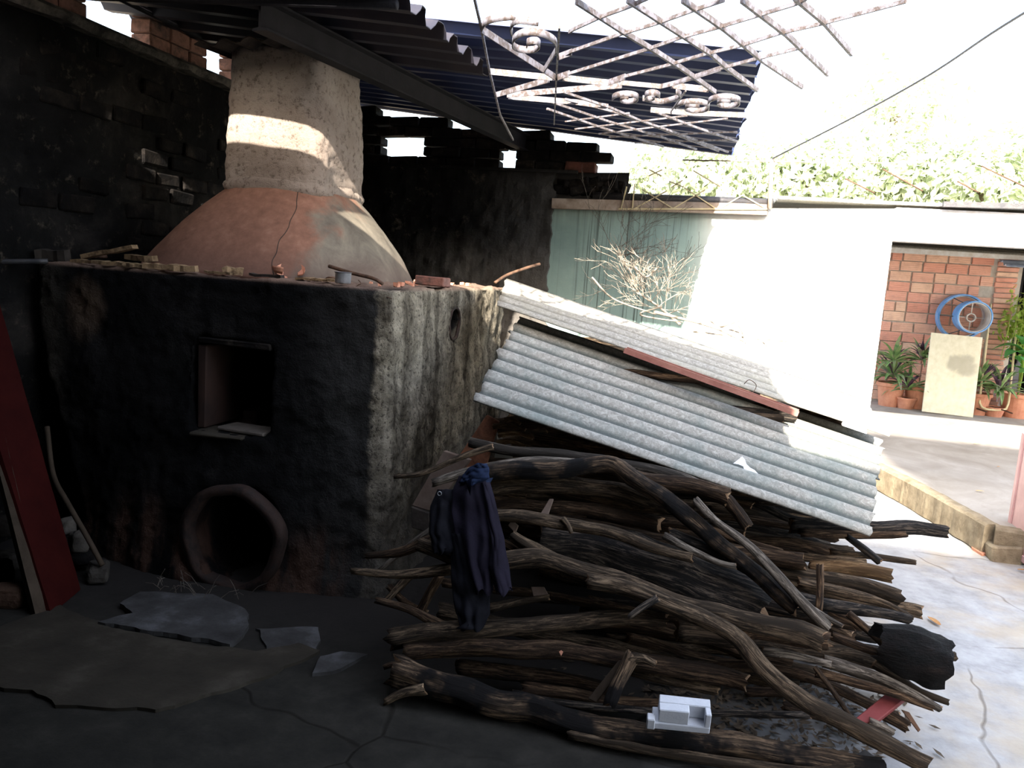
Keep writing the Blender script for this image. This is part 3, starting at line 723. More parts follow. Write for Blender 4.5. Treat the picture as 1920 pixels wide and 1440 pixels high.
# clay collar where the shaft meets the hood
cs = []
for i in range(8):
    t = i/7; cs.append(superell(ccx, ccy, .28+.03*math.sin(math.pi*t), .295+.03*math.sin(math.pi*t), ZN-.05+t*.10, 5, 80, .02, 12))
link('collar', loft(cs, False), M['chimney'], chim, smooth=True)
cap = corrugated((ccx-.36, 3.74, 2.585), (ccx-.36, 4.5, 2.62), (ccx+.06, 3.74, 2.62), (ccx+.06, 4.5, 2.65), 3, .014, 12, .006, .02, 5)
link('chimney_cap', cap, M['wood_dark'], chim)

# ------------------------------------------------------------------ things on top of the kiln
ZT = KZ+.012
def flat_piece(name, px, py, y, L, W, T, rz, mat, label, cat, group=None, rx=0, ry=0, z=None, jit=.006, seed=0):
    p = at(px, py, y=y); Rr = random.Random(seed+int(px)); bm = bmesh.new(); nseg = 5
    P = [Vector((-L/2+L*i/nseg, Rr.uniform(-jit, jit), Rr.uniform(-jit, jit)*.6)) for i in range(nseg+1)]; sec = []
    for i in range(nseg+1):
        a = W/2*(1+Rr.uniform(-.15, .15)); b_ = T/2*(1+Rr.uniform(-.15, .15)); sec.append([(-a, -b_), (a*.9, -b_*1.05), (a, b_*.8), (-a*.85, b_)])
    sweep(bm, P, sec); bm.normal_update(); o = link(name, bm_mesh(bm), mat); o.location = (p.x, p.y, p.z if z is None else z); o.rotation_euler = (rx, ry, rz)
    return tag(o, label, cat, group)
wood = [(100, 500, 3.42, .17, .055, .055, .1, 'wood_dark', 'thick rounded dark log end at the left edge of the kiln top'),
 (205, 494, 3.45, .30, .05, .022, .05, 'tan', 'long pale split stick leaning up left on the kiln top'),
 (170, 506, 3.40, .22, .04, .018, -.05, 'tan', 'flat split stick below the long pale one on the kiln top'),
 (225, 505, 3.38, .16, .05, .02, .15, 'tan', 'short splintered stick at mid heap on the kiln top'),
 (265, 494, 3.5, .17, .06, .03, -.1, 'tan', 'ochre split block next to the hood base'),
 (300, 512, 3.37, .17, .04, .026, 0, 'tan', 'small ochre slat right of the splintered sticks'),
 (345, 514, 3.38, .13, .045, .03, .06, 'tan', 'ochre wood chunk with a dark end in front of the hood'),
 (410, 517, 3.38, .14, .035, .012, .1, 'tan', 'thin pale shaving in front of the hood'),
 (437, 512, 3.40, .09, .04, .035, .5, 'tan', 'upright ochre splinter in front of the hood'),
 (500, 520, 3.42, .18, .03, .014, -.1, 'wood_dark', 'dark flat stick in front of the hood middle'),
 (590, 522, 3.42, .17, .05, .012, .05, 'tan', 'lower pale slat beside the tin cup'),
 (600, 516, 3.47, .16, .05, .012, -.12, 'tan', 'upper pale slat beside the tin cup'),
 (630, 511, 3.55, .10, .03, .02, -.3, 'bark_brown2', 'short brown stick behind the tin cup'),
 (250, 512, 3.36, .10, .035, .02, .4, 'tan', 'small broken end at the front of the stick heap')]
for i, (px, py, y, L, W, T, rz, mt, lb) in enumerate(wood):
    z = {1: ZT+.065, 4: ZT+.045, 0: ZT+.028}.get(i, ZT+T/2)
    flat_piece('firewood_stick', px, py, y, L, W, T, rz, M[mt], lb, 'firewood', 'split sticks on the kiln top', z=z, ry=-.22 if i == 1 else 0, seed=i)
# broken clay dishes
def shard(px, py, y, r_, rz, a1, label, tilt=.3):
    p = at(px, py, y=y); bm = bmesh.new(); n = 14; prof = [(0, 0), (r_*.5, .003), (r_*.85, .012), (r_, .026)]; V = []
    for i in range(n+1):
        a = a1*i/n; V.append([bm.verts.new((q*math.cos(a)*(1+.06*mn.noise(Vector((i*.7, q*30, 0)))), q*math.sin(a), h)) for q, h in prof[1:]])
    for i in range(n):
        for j in range(2): bm.faces.new((V[i][j], V[i+1][j], V[i+1][j+1], V[i][j+1]))
    r = bmesh.ops.extrude_face_region(bm, geom=bm.faces[:]); bmesh.ops.translate(bm, vec=(0, 0, -.007), verts=[v for v in r['geom'] if isinstance(v, bmesh.types.BMVert)])
    bmesh.ops.recalc_face_normals(bm, faces=bm.faces); o = link('clay_shard', bm_mesh(bm), M['terracotta']); o.location = (p.x, p.y, ZT+.02); o.rotation_euler = (tilt, .1, rz)
    tag(o, label, 'pottery shard', 'broken clay dishes on the kiln')
shard(545, 508, 3.55, .07, .2, 4.6, 'broken orange clay dish lying in front of the hood', .5)
shard(530, 518, 3.42, .055, 2.2, 3.0, 'small orange clay fragment before the broken dish', .2)
shard(312, 500, 3.62, .04, 1., 3.4, 'tiny orange clay fragment by the hood left foot', .6)
# tin cup
p = at(643, 530, y=3.42); cup = empty('tin_cup', (p.x, p.y, ZT-.005), 'small grey tin cup on the kiln top edge', 'cup')
bm = bmesh.new(); prof = [(.001, .004), (.032, .004), (.036, .008), (.037, .052), (.0385, .054), (.037, .056), (.0345, .054), (.033, .01), (.001, .009)]
V = [[bm.verts.new((q*math.cos(2*math.pi*i/24), q*math.sin(2*math.pi*i/24), h)) for q, h in prof] for i in range(24)]
for i in range(24):
    for j in range(len(prof)-1): bm.faces.new((V[i][j], V[(i+1) % 24][j], V[(i+1) % 24][j+1], V[i][j+1]))
bmesh.ops.translate(bm, vec=cup.location, verts=bm.verts); cupb = link('cup_body', bm_mesh(bm), M['tin'], cup, smooth=True)
bm = bmesh.new(); sweep(bm, [Vector((cup.location.x+.0385*math.cos(2*math.pi*i/24), cup.location.y+.0385*math.sin(2*math.pi*i/24), cup.location.z+.054)) for i in range(24)], circ(.002, 6), closed=True); link('cup_rim', bm_mesh(bm), M['steel_dark'], cupb, smooth=True)
def rod(name, pts, r, mat, label, cat, n=20, seg=8):
    bm = bmesh.new(); sweep(bm, crom(pts, n), circ(r, seg)); o = link(name, bm_mesh(bm), mat, smooth=True); tag(o, label, cat); return centre(o)
rod('bent_rod', [at(617, 503, y=3.6)+Vector((0, 0, .01)), at(660, 512, y=3.55), at(700, 522, y=3.5), at(717, 532, y=3.48)], .009, M['rust'], 'rusty bent iron rod leaning on the hood above the tin cup', 'iron rod')
rod('bent_rod', [at(928, 530, y=5.0), at(950, 516, y=5.1), at(985, 503, y=5.2), at(1012, 495, y=5.3)], .010, M['rust'], 'thin brown curved stick at the far right corner of the kiln top', 'stick')
rod('steel_pipe', [at(-30, 491, y=3.2), at(90, 490, y=3.36)], .014, M['steel_dark'], 'straight grey pipe end at the left of the kiln top', 'pipe', 6)
rod('thin_rod', [at(90, 483, y=3.75), at(200, 481, y=3.8)], .009, M['rust'], 'thin rusty flat rod behind the stick heap', 'iron rod', 6)
rod('wire', [at(672, 525, y=3.42), at(677, 532, y=3.4), at(668, 537, y=3.40), at(688, 545, y=3.37), at(735, 560, y=3.36)], .0022, M['rust'], 'loose rusty wire right of the tin cup', 'wire', 24, 5)
# loose bricks on the kiln top
def loose_brick(px, py, y, L, W, T, rz, mat, label, name='brick_block', z=None, holes=False):
    p = at(px, py, y=y); me = brick_mesh(L, W, T, int(px), .004); me.materials.append(mat); o = bpy.data.objects.new(name, me); COL.objects.link(o)
    o.location = (p.x, p.y, (ZT+T/2) if z is None else z); o.rotation_euler = (0, 0, rz); tag(o, label, 'brick'); return o
M['wet_brick'] = simple('dark_red_brick', (.10, .04, .03), (.2, .09, .07), 10, .6, bs=.5, c3=(.06, .04, .035))
loose_brick(812, 528, 4.15, .17, .10, .05, -.1, M['wet_brick'], 'dark red brick lying on the kiln top right of the hood')
loose_brick(332, 478, 4.55, .14, .07, .13, .3, M['pale_board'], 'pale broken block standing behind the left foot of the hood')
for i in range(26):                                       # crumbs along the front right of the kiln top
    px = R.uniform(690, 900); y = R.uniform(3.5, 4.6); p = at(px, 533, y=y); s = R.uniform(.006, .014)
    if i == 0: bmc = bmesh.new()
    x_ = R.uniform(-1.95, -1.5); y_ = 3.42+R.uniform(0, 1.8)
    box(bmc, (x_-s, y_-s, ZT-.005), (x_+s, y_+s, ZT+s), s*.3, R)
o = link('rubble_crumbs', bm_mesh(bmc), M['terracotta']); tag(o, 'scattered reddish brick crumbs along the kiln top', 'rubble', kind='stuff'); centre(o)

# things inside the loading door
zs = D1.z+.008
def inner(name, a, b, mat, label, cat, rz=0, bv=.006):
    bm = bmesh.new(); a = Vector(a); b = Vector(b); c = (a+b)/2; c.z = a.z; box(bm, a-c, b-c, .003, R); bevel(bm, bv); o = link(name, bm_mesh(bm), mat); o.location = c; o.rotation_euler = (0, 0, rz); return tag(o, label, cat)
M['pale_block'] = simple('pale_block', (.32, .25, .21), (.45, .36, .3), 8, bs=.4)
M['ash_block'] = simple('ash_block', (.07, .06, .05), (.12, .10, .085), 8, bs=.4)
inner('stone_slab', (D0.x+.14, 3.31, zs), (D1.x-.02, 3.46, zs+.022), M['ash_block'], 'thick grey slab lying in the kiln door opening', 'slab', -.08)
inner('stone_slab', (D0.x+.03, 3.25, zs-.02), (D1.x-.12, 3.44, zs-.002), M['slab_yellow'], 'thin pale plate under the grey slab in the kiln door', 'slab', .05)
ba = at(424, 812, y=3.66); bb_ = at(487, 772, y=3.66); bc = at(445, 772, y=3.84); bd_ = at(490, 766, y=3.84)
inner('brick_block', (ba.x, 3.66, D1.z-.12), (bb_.x-.02, 3.80, bb_.z), M['pale_block'], 'pale block behind the slab inside the kiln door', 'brick')
inner('brick_block', (bc.x, 3.84, D1.z-.12), (bd_.x+.05, 4.0, bd_.z+.01), M['pale_block'], 'farther pale block deep inside the kiln door', 'brick')
M['char_red'] = simple('scorched_red', (.02, .011, .009), (.035, .018, .013), 6)
inner('door_slab', (D0.x+.012, 3.34, zs), (D0.x+.06, 3.75, D0.z-.02), M['char_red'], 'scorched red-brown clay slab standing inside the kiln door at left', 'slab')
# straw in front of the fire mouth
bm = bmesh.new()
for i in range(26):
    p = Vector((FH.x-.28+R.uniform(0, .45), 3.05+R.uniform(-.08, .05), .015)); a = R.uniform(0, 3.1); L = R.uniform(.03, .11)
    q = p+Vector((math.cos(a)*L, math.sin(a)*L*.4, R.uniform(.0, .09))); sweep(bm, [p, (p+q)/2+Vector((0, 0, .012)), q], circ(.0013, 4))
o = link('straw_wisps', bm_mesh(bm), M['twig_dark']); tag(o, 'dry straw wisps at the lip of the round fire mouth', 'straw', kind='stuff'); centre(o)

# ------------------------------------------------------------------ planks and rubble at the left
def lean_plank(name, pts, mat, T, label, cat):
    "pts: 4 world corners (bottom-left, bottom-right, top-right, top-left)"
    n = (pts[1]-pts[0]).cross(pts[3]-pts[0]).normalized(); bm = bmesh.new(); nu, nv = 4, 20
    def q(a, b): return pts[0].lerp(pts[1], a).lerp(pts[3].lerp(pts[2], a), b)
    me = grid(nu, nv, lambda a, b: q(a, b)+n*wob(q(a, b), 4, .004)); bm.from_mesh(me)
    r = bmesh.ops.extrude_face_region(bm, geom=bm.faces[:]); bmesh.ops.translate(bm, vec=-n*T, verts=[v for v in r['geom'] if isinstance(v, bmesh.types.BMVert)])
    bmesh.ops.recalc_face_normals(bm, faces=bm.faces); o = link(name, bm_mesh(bm), mat); return o
b0 = at(96, 1152, z=.0); b1 = at(152, 1105, z=.0)
top_y = 3.1
t1 = at(-3, 560, y=top_y); t0 = at(-75, 600, y=top_y-.15)
rp = empty('red_plank', (b0+b1)/2, 'tall dark red painted plank leaning against the kiln at the left edge', 'plank')
o = lean_plank('plank_face', [b0, b1, t1, t0], M['plank_red'], .03, '', ''); o.data.transform(Matrix.Translation(-rp.location)); o.parent = rp
bb = empty('brown_plank', at(72, 1158, z=0), 'narrow raw brown plank leaning left of the red one', 'plank')
o = lean_plank('plank_face', [at(68, 1158, z=0), at(88, 1152, z=0), at(-20, 690, y=2.95), at(-48, 700, y=2.9)], M['wood_raw'], .04, '', ''); o.data.transform(Matrix.Translation(-bb.location)); o.parent = bb
rod('wood_pole', [at(192, 1060, y=2.98), at(165, 1010, y=3.0), at(128, 945, y=3.03), at(100, 890, y=3.06), at(88, 800, y=3.12)], .012, M['wood_raw'], 'thin crooked pole leaning on the kiln right of the red plank', 'pole', 24)
def boulder(name, c, s, mat, label, seed):
    bm = bmesh.new(); bmesh.ops.create_icosphere(bm, subdivisions=3, radius=1)
    for v in bm.verts:
        p = v.co.copy(); q = Vector([math.copysign(abs(k)**.6, k) for k in p]); q *= 1+.25*mn.noise(p*1.3+Vector((seed, 0, 0)))
        v.co = Vector((q.x*s[0], q.y*s[1], q.z*s[2]))
    o = link(name, bm_mesh(bm), mat, smooth=False); o.location = c; o.rotation_euler = (0, 0, seed); return tag(o, label, 'stone')
M['stone'] = simple('pale_stone', (.035, .029, .023), (.075, .064, .053), 7, bs=.6, vary=.3)
M['stone_red'] = simple('brown_brick_stone', (.05, .025, .015), (.08, .045, .028), 7, bs=.6)
st_ = [(20, 1137, .0, 2.66, (.09, .06, .045), 'stone_red', 'reddish brick lump on the floor at the far left edge'),
 (15, 1050, .13, 2.95, (.06, .06, .05), 'stone', 'brown stone at the left edge above the reddish lump'),
 (10, 985, .28, 3.0, (.07, .06, .05), 'stone', 'dark stone high at the left picture edge'),
 (185, 1083, .05, 3.02, (.085, .05, .04), 'stone', 'flat pale stone between the red plank and the kiln foot'),
 (148, 1015, .16, 3.08, (.04, .05, .05), 'stone', 'upper pale stone peeping out right of the red plank'),
 (150, 1045, .10, 3.08, (.05, .05, .035), 'soot_brick', 'dark stone between two pale ones right of the red plank'),
 (128, 985, .26, 3.12, (.035, .04, .04), 'stone', 'small stone wedged behind the crooked pole'),
 (-10, 1085, .06, 2.8, (.07, .07, .06), 'soot_brick', 'dark rubble stone behind the reddish lump')]
for i, (px, py, z, y, s, mt, lb) in enumerate(st_):
    p = at(px, py, y=y); boulder('rubble_stone', (p.x, p.y, max(s[2]*.8, p.z)), s, M[mt], lb, i*1.7+.3)

# ------------------------------------------------------------------ branches
def branch_mesh(P, radii, seed, seg=14, knots=.12, ridge=.10, crush=1.0, jag=.6):
    L = sum((Vector(P[i+1])-Vector(P[i])).length for i in range(len(P)-1)); n = max(8, int(L/.028)); C = crom(P, n); m_ = len(C)
    cum = [0]
    for i in range(1, m_): cum.append(cum[-1]+(C[i]-C[i-1]).length)
    T = cum[-1]; off = Vector((seed*3.1, seed*1.7, seed*.9)); vs = []; at_ = []
    rr0 = sum(radii)/len(radii)
    for i in range(m_):
        t = cum[i]/T; k = t*(len(radii)-1); a = int(min(k, len(radii)-2)); r_ = radii[a]*(1-(k-a))+radii[a+1]*(k-a)
        C[i] = C[i]+Vector((mn.noise(off+Vector((cum[i]*5, 0, 0))), mn.noise(off+Vector((0, cum[i]*5, 0))), mn.noise(off+Vector((0, 0, cum[i]*5)))))*rr0*.35
    for i in range(m_):
        t = cum[i]/T; k = t*(len(radii)-1); a = int(min(k, len(radii)-2)); r_ = radii[a]*(1-(k-a))+radii[a+1]*(k-a)
        tg = (C[min(m_-1, i+1)]-C[max(0, i-1)]).normalized(); s = tg.cross(Vector((0, 0, 1)))
        if s.length < .05: s = tg.cross(Vector((0, 1, 0)))
        s.normalize(); u = s.cross(tg); kn = 1+knots*mn.noise(off+Vector((cum[i]*9, 3, 0)))
        tw = cum[i]*1.2*(1 if seed % 2 else -1)
        for j in range(seg):
            th = 2*math.pi*j/seg; cx, sx = math.cos(th+tw), math.sin(th+tw)
            q = Vector((cx*2.0, sx*2.0, cum[i]*2.2))
            e = 1+ridge*2.0*(mn.noise(q*1.6+off)+.6*mn.noise(q*3.7+off))
            rad = r_*kn*e; p = C[i]+s*(math.cos(th)*rad*crush)+u*(math.sin(th)*rad)
            if i in (0, m_-1): p += tg*(r_*jag*mn.noise(Vector((cx*3, sx*3, seed+i))))*(1 if i else -1)*1.6
            vs.append(p); at_.append((math.cos(th)*r_*3+seed, math.sin(th)*r_*3, cum[i]*.28))
    fs = [(i*seg+j, i*seg+(j+1) % seg, (i+1)*seg+(j+1) % seg, (i+1)*seg+j) for i in range(m_-1) for j in range(seg)]
    for i, e in ((0, -1), (m_-1, 1)):
        tg = (C[1]-C[0]).normalized() if i == 0 else (C[-1]-C[-2]).normalized()
        vs.append(C[i]-tg*e*radii[0 if i == 0 else -1]*.15); at_.append((seed, 0, cum[i]*.28)); c = len(vs)-1
        for j in range(seg):
            a, b_ = i*seg+j, i*seg+(j+1) % seg; fs.append((a, c, b_) if i == 0 else (a, b_, c))
    me = pyd(vs, fs, 'branch'); A_ = me.attributes.new('bark', 'FLOAT_VECTOR', 'POINT')
    A_.data.foreach_set('vector', [c for v in at_ for c in v])
    me.materials.append(M['bark']); me.materials.append(M['cut'])
    ncap = seg*2
    for k in range(len(me.polygons)-ncap, len(me.polygons)): me.polygons[k].material_index = 1
    return me
BR = []; SEED = [1]
def br(pts, w, dy, label, mat='bark', cat='branch', name='branch', extra=None, crush=1.0, ridge=.10, jag=.6, part=None, k=.55):
    SEED[0] += 1
    P = []; rad = []
    for i, q in enumerate(pts):
        d = dy if not isinstance(dy, (tuple, list)) else dy[0]+(dy[1]-dy[0])*i/(len(pts)-1)
        p = slant(q[0], q[1], d, k); dist = (p-O).dot(f0)
        ww = w if not isinstance(w, (tuple, list)) else w[0]+(w[1]-w[0])*i/(len(pts)-1)
        r_ = ww*dist/F/2
        if p.z < r_*.85: p = at(q[0], q[1], z=r_*.85)
        P.append(p); rad.append(r_)
    me = branch_mesh(P, rad, SEED[0], 14 if max(rad) > .012 else 8, crush=crush, ridge=ridge, jag=jag)
    me.materials[0] = M[mat]
    o = link(name, me, None, smooth=False)
    me.polygons.foreach_set('use_smooth', [True]*len(me.polygons))
    if part is None: centre(o); tag(o, label, cat, 'firewood branches in the pile')
    return o
B = br
# top layer
B([(881, 829), (937, 840), (1012, 851), (1087, 860), (1150, 868), (1260, 890), (1330, 920)], (20, 24), .12, 'long crooked branch at the very top of the pile under the sheet', 'bark_grey')
B([(740, 893), (790, 887), (850, 862), (890, 848), (925, 838)], (9, 13), .05, 'thin pale twig sticking out left from the pile top', 'bark', jag=.3)
B([(812, 905), (850, 893), (905, 880), (962, 870), (1040, 868), (1120, 872)], (17, 24), .05, 'blunt-ended branch just below the thin pale twig, over the blue cloth', 'bark_grey')
B([(905, 888), (970, 880), (1040, 882), (1110, 872), (1150, 872), (1190, 897), (1240, 928), (1312, 985), (1360, 1030), (1410, 1072), (1496, 1143)], (34, 30), .0, 'thick bent branch arching down to the right across the upper pile', 'bark_mixed')
B([(1302, 938), (1340, 975), (1410, 1027), (1485, 1110), (1553, 1178)], (15, 20), -.05, 'straight grey pole slanting down right, ending at mid pile', 'bark_grey')
B([(1160, 885), (1222, 903), (1294, 911), (1365, 934)], (26, 34), .03, 'branch with a broken brown end right of the arch, under the sheet', 'bark_brown')
B([(1335, 925), (1361, 936), (1385, 962), (1402, 990)], (24, 22), .06, 'short broken stub hanging down below the sheet edge', 'bark_brown')
B([(905, 915), (975, 908), (1069, 911), (1162, 924), (1260, 950)], (34, 30), .10, 'pale splintered log right of the blue cloth', 'bark')
B([(925, 949), (1000, 950), (1125, 958), (1240, 985)], (22, 30), .16, 'shadowed log beneath the pale splintered one', 'bark_brown')
B([(915, 967), (975, 967), (1050, 982), (1087, 987), (1162, 1003), (1237, 1031), (1297, 1046)], (26, 20), -.02, 'knotty branch crossing the pile middle above the dark log', 'bark')
B([(1055, 972), (1066, 985), (1072, 1000)], (12, 8), -.05, 'short knot stub on the knotty middle branch', 'bark', name='branch_stub')
B([(1245, 1003), (1294, 1031), (1350, 1056), (1380, 1062)], (14, 12), -.02, 'small charred stick end left of the grey pole', 'bark_grey')
B([(1255, 998), (1310, 1020), (1360, 1043), (1410, 1072), (1440, 1090)], (22, 20), .04, 'blackened stick with ashy flakes beside the grey pole', 'bark_char')
B([(1010, 1012), (1087, 1018), (1162, 1036), (1240, 1062), (1320, 1092), (1430, 1140)], (84, 90), .16, 'massive blackened log buried in the middle of the pile', 'bark_char')
B([(935, 1050), (985, 1047), (1031, 1052), (1087, 1069), (1140, 1086), (1200, 1106), (1262, 1128), (1320, 1147), (1425, 1172), (1500, 1190), (1540, 1205)], (34, 42), -.06, 'longest thick branch running across the whole pile front', 'bark')
B([(962, 1000), (985, 1016), (1015, 1035), (1055, 1062)], (18, 30), -.02, 'forked limb joining the longest branch at its left', 'bark')
B([(930, 1010), (955, 1025), (975, 1040)], (16, 18), .04, 'short stick end between cloth and forked limb', 'bark_brown')
B([(1100, 1090), (1160, 1100), (1237, 1125), (1300, 1152), (1350, 1178), (1385, 1202), (1430, 1252), (1500, 1308), (1575, 1350), (1650, 1392), (1735, 1434)], (30, 36), -.12, 'long bent branch sweeping down to the bottom right corner of the pile', 'bark')
B([(1370, 1196), (1410, 1185), (1470, 1193), (1548, 1200)], (26, 38), -.05, 'sawn-off side limb pointing right at mid pile', 'bark_brown')
B([(735, 1196), (780, 1190), (825, 1185), (937, 1177), (1050, 1168), (1162, 1158), (1250, 1165)], (40, 26), -.02, 'long tapering log low on the left of the pile, below the cloth', 'bark')
B([(757, 1222), (830, 1212), (911, 1213), (1012, 1219), (1087, 1226), (1162, 1238), (1250, 1252), (1330, 1262), (1400, 1282)], (34, 34), -.02, 'second low log just below the long tapering one', 'bark_brown')
B([(1180, 1250), (1294, 1279), (1350, 1290)], (30, 26), .03, 'dark log end behind the upright stump stick', 'bark')
B([(742, 1258), (787, 1275), (862, 1297), (937, 1322), (1012, 1334), (1087, 1352), (1200, 1374), (1320, 1389), (1425, 1408), (1537, 1428), (1655, 1440)], (56, 38), -.08, 'thick root-ended log lying on the floor along the pile front', 'bark_mixed', ridge=.14)
B([(800, 1290), (757, 1298), (722, 1316)], (22, 12), -.12, 'small forked root stub at the left end of the bottom log', 'bark')
B([(768, 1262), (742, 1246), (720, 1252)], (18, 9), -.10, 'upper root spur at the left end of the bottom log', 'bark_brown')
B([(1066, 1378), (1162, 1396), (1240, 1410), (1320, 1422), (1425, 1438), (1520, 1448), (1600, 1446)], (16, 24), -.12, 'slender log lying on the floor in front of the thick one', 'bark')
B([(960, 1301), (1050, 1318), (1200, 1332), (1290, 1337), (1400, 1340), (1519, 1340)], (14, 14), .02, 'smooth dark stick running behind the white foam piece', 'bark_char', ridge=.03)
B([(860, 1250), (960, 1262), (1060, 1276), (1150, 1292)], (30, 24), .08, 'dark log half hidden in the gap above the root-ended log', 'bark_brown')
B([(980, 1290), (1090, 1304), (1180, 1318), (1300, 1326)], (26, 20), .06, 'shadowed low log left of the white foam piece', 'bark_brown')
# right-hand log ends
B([(1480, 985), (1560, 986), (1631, 990), (1700, 990), (1774, 995)], (28, 24), .75, 'dark log protruding far right from under the sheet', 'bark_char')
B([(1500, 1000), (1600, 1003), (1700, 1002)], (16, 12), .72, 'thin splinter log under the far-protruding dark one', 'bark_brown')
B([(1556, 1035), (1642, 1044), (1717, 1055)], (13, 10), .55, 'thin twig ending in a fork over the yard floor', 'bark')
B([(1588, 1005), (1615, 1025), (1648, 1053)], (12, 15), .5, 'short dark stick slanting down onto the thin twig', 'bark_char')
B([(1470, 1040), (1540, 1048), (1625, 1056)], (16, 14), .5, 'grey stick end above the tan split log', 'bark')
B([(1519, 1061), (1600, 1066), (1672, 1078)], (24, 28), .42, 'tan split log with a clean pale end', 'bark_tan')
B([(1455, 1072), (1575, 1088), (1640, 1103), (1688, 1122)], (26, 30), .34, 'splintered-ended log below the tan split one', 'bark')
B([(1500, 1090), (1570, 1108), (1650, 1128), (1710, 1163)], (20, 16), .28, 'pointed log end above the blackened one at right', 'bark')
B([(1480, 1120), (1560, 1135), (1640, 1148), (1706, 1163)], (28, 18), .22, 'blackened pointed log end on the right side', 'bark_char')
B([(1537, 1058), (1537, 1100), (1535, 1143)], (13, 13), .05, 'short upright stub standing at the right of the pile', 'bark_brown')
B([(1520, 1140), (1550, 1158), (1580, 1175)], (12, 9), .0, 'pale thin splinter under the upright stub', 'bark_grey')
B([(1590, 1150), (1625, 1180), (1658, 1213)], (14, 12), .1, 'brown stick slanting down onto the hollow bark', 'bark_brown')
B([(1560, 1195), (1610, 1212), (1672, 1232)], (18, 16), .05, 'brown stick left of the hollow bark piece', 'bark_brown')
B([(1690, 1263), (1725, 1267), (1757, 1273)], (14, 15), .12, 'short pale stick under the hollow bark piece', 'bark')
B([(1545, 1240), (1600, 1255), (1650, 1272), (1710, 1302), (1764, 1331)], (26, 14), .02, 'grey pointed branch at the lower right of the pile', 'bark_grey')
B([(1640, 1243), (1690, 1275), (1725, 1298), (1778, 1318)], (20, 12), .08, 'splintered branch reaching furthest right near the floor', 'bark')
B([(1530, 1262), (1600, 1280), (1669, 1299), (1750, 1327)], (18, 14), .02, 'thin branch just below the grey pointed one', 'bark_brown')
B([(1430, 1222), (1500, 1232), (1560, 1246)], (16, 14), .0, 'thin grey stick at mid right above the long bent branch', 'bark_grey')
B([(1528, 1250), (1565, 1300), (1600, 1352)], (10, 9), -.05, 'dark twig dangling left of the red chip', 'bark_brown')
B([(1630, 1352), (1655, 1362), (1675, 1372)], (17, 14), .0, 'small log end under the red chip', 'bark_grey')
B([(1655, 1340), (1680, 1352), (1702, 1364)], (24, 24), .08, 'dark round log end right of the red chip', 'bark_brown')
B([(1470, 1320), (1560, 1345), (1640, 1372)], (22, 22), .06, 'shadowed log behind the long bent branch near the floor', 'bark_brown')
# left-hand ends
B([(661, 1070), (731, 1079), (790, 1074), (850, 1064)], (12, 22), .0, 'slim branch with a pale cut tip sticking out left at mid pile', 'bark')
B([(686, 1042), (750, 1036), (790, 1020), (830, 1005)], (12, 24), .08, 'dark branch with a split pale tip above the slim one', 'bark_brown')
B([(786, 1019), (815, 1030), (850, 1042)], (24, 28), -.02, 'cut branch end pointing left beside the cloth', 'bark')
B([(810, 992), (770, 1020), (712, 1070)], (11, 10), .15, 'thin pale stick slanting behind the left branch ends', 'bark_grey')
B([(825, 1078), (805, 1115), (786, 1150)], (18, 16), .1, 'short leaning stick below the slim branch', 'bark_brown')
B([(770, 1078), (745, 1105), (724, 1128)], (16, 13), .12, 'small pale stick leaning on the left edge of the pile', 'bark')
B([(705, 1125), (765, 1142), (800, 1160), (835, 1178)], (13, 20), -.02, 'dark branch running down right at the lower left', 'bark_brown')
B([(730, 1100), (760, 1130), (800, 1150)], (14, 14), .14, 'shadowed twig crossing at the lower left', 'bark_brown')
B([(915, 1142), (970, 1130), (1030, 1120)], (18, 12), .06, 'pale wedge of wood right of the cloth hem', 'bark')
B([(1180, 1156), (1205, 1138), (1234, 1121)], (10, 16), -.16, 'short twig fork standing off the long bent branch', 'bark_char')
B([(1144, 1322), (1160, 1280), (1185, 1228)], (22, 30), -.12, 'upright knotted stump stick behind the foam piece', 'bark_mixed')
B([(1180, 1232), (1205, 1232), (1230, 1243)], (22, 12), -.12, 'broken crown of the upright stump stick', 'bark')
# flat pieces of timber in the pile
def board3(name, pts, dy, T, mat, label, cat='board', k=.55):
    P = [slant(q[0], q[1], dy, k) for q in pts]; n = (P[1]-P[0]).cross(P[2]-P[0]).normalized()
    if n.y > 0: n = -n
    bm = bmesh.new(); vs = [bm.verts.new(p) for p in P]; f = bm.faces.new(vs)
    r = bmesh.ops.extrude_face_region(bm, geom=[f]); bmesh.ops.translate(bm, vec=-n*T, verts=[v for v in r['geom'] if isinstance(v, bmesh.types.BMVert)])
    bmesh.ops.recalc_face_normals(bm, faces=bm.faces); bevel(bm, min(.003, T*.2)); o = link(name, bm_mesh(bm), mat)
    tag(o, label, cat); return centre(o)
bpy.data.objects['branch'].data.name = 'branch'
board3('flat_board', [(1102, 1310), (1118, 1318), (1178, 1240), (1160, 1238)], -.10, .02, M['wood_raw'], 'narrow flat board leaning behind the upright stump stick')
board3('flat_board', [(1012, 965), (1026, 970), (1038, 935), (1030, 935)], .06, .01, M['pale_board'], 'small pale slat between logs right of the cloth')
board3('flat_board', [(952, 985), (966, 1000), (972, 985), (960, 975)], .02, .01, M['pale_board'], 'pale chip beside the cloth at mid pile')
board3('flat_board', [(995, 1100), (1000, 1118), (1028, 1115), (1020, 1100)], .05, .01, M['pale_board'], 'pale square scrap in the dark gap right of the cloth')
board3('tile_slab', [(840, 885), (905, 895), (935, 790), (912, 778)], .74, .025, M['brown_board'], 'orange-brown board standing between kiln and pile', 'board', .1)
board3('tile_slab', [(772, 948), (812, 960), (882, 862), (832, 845)], .62, .03, M['pale_board'], 'pale brown board leaning on the kiln side left of the cloth', 'board', .1)
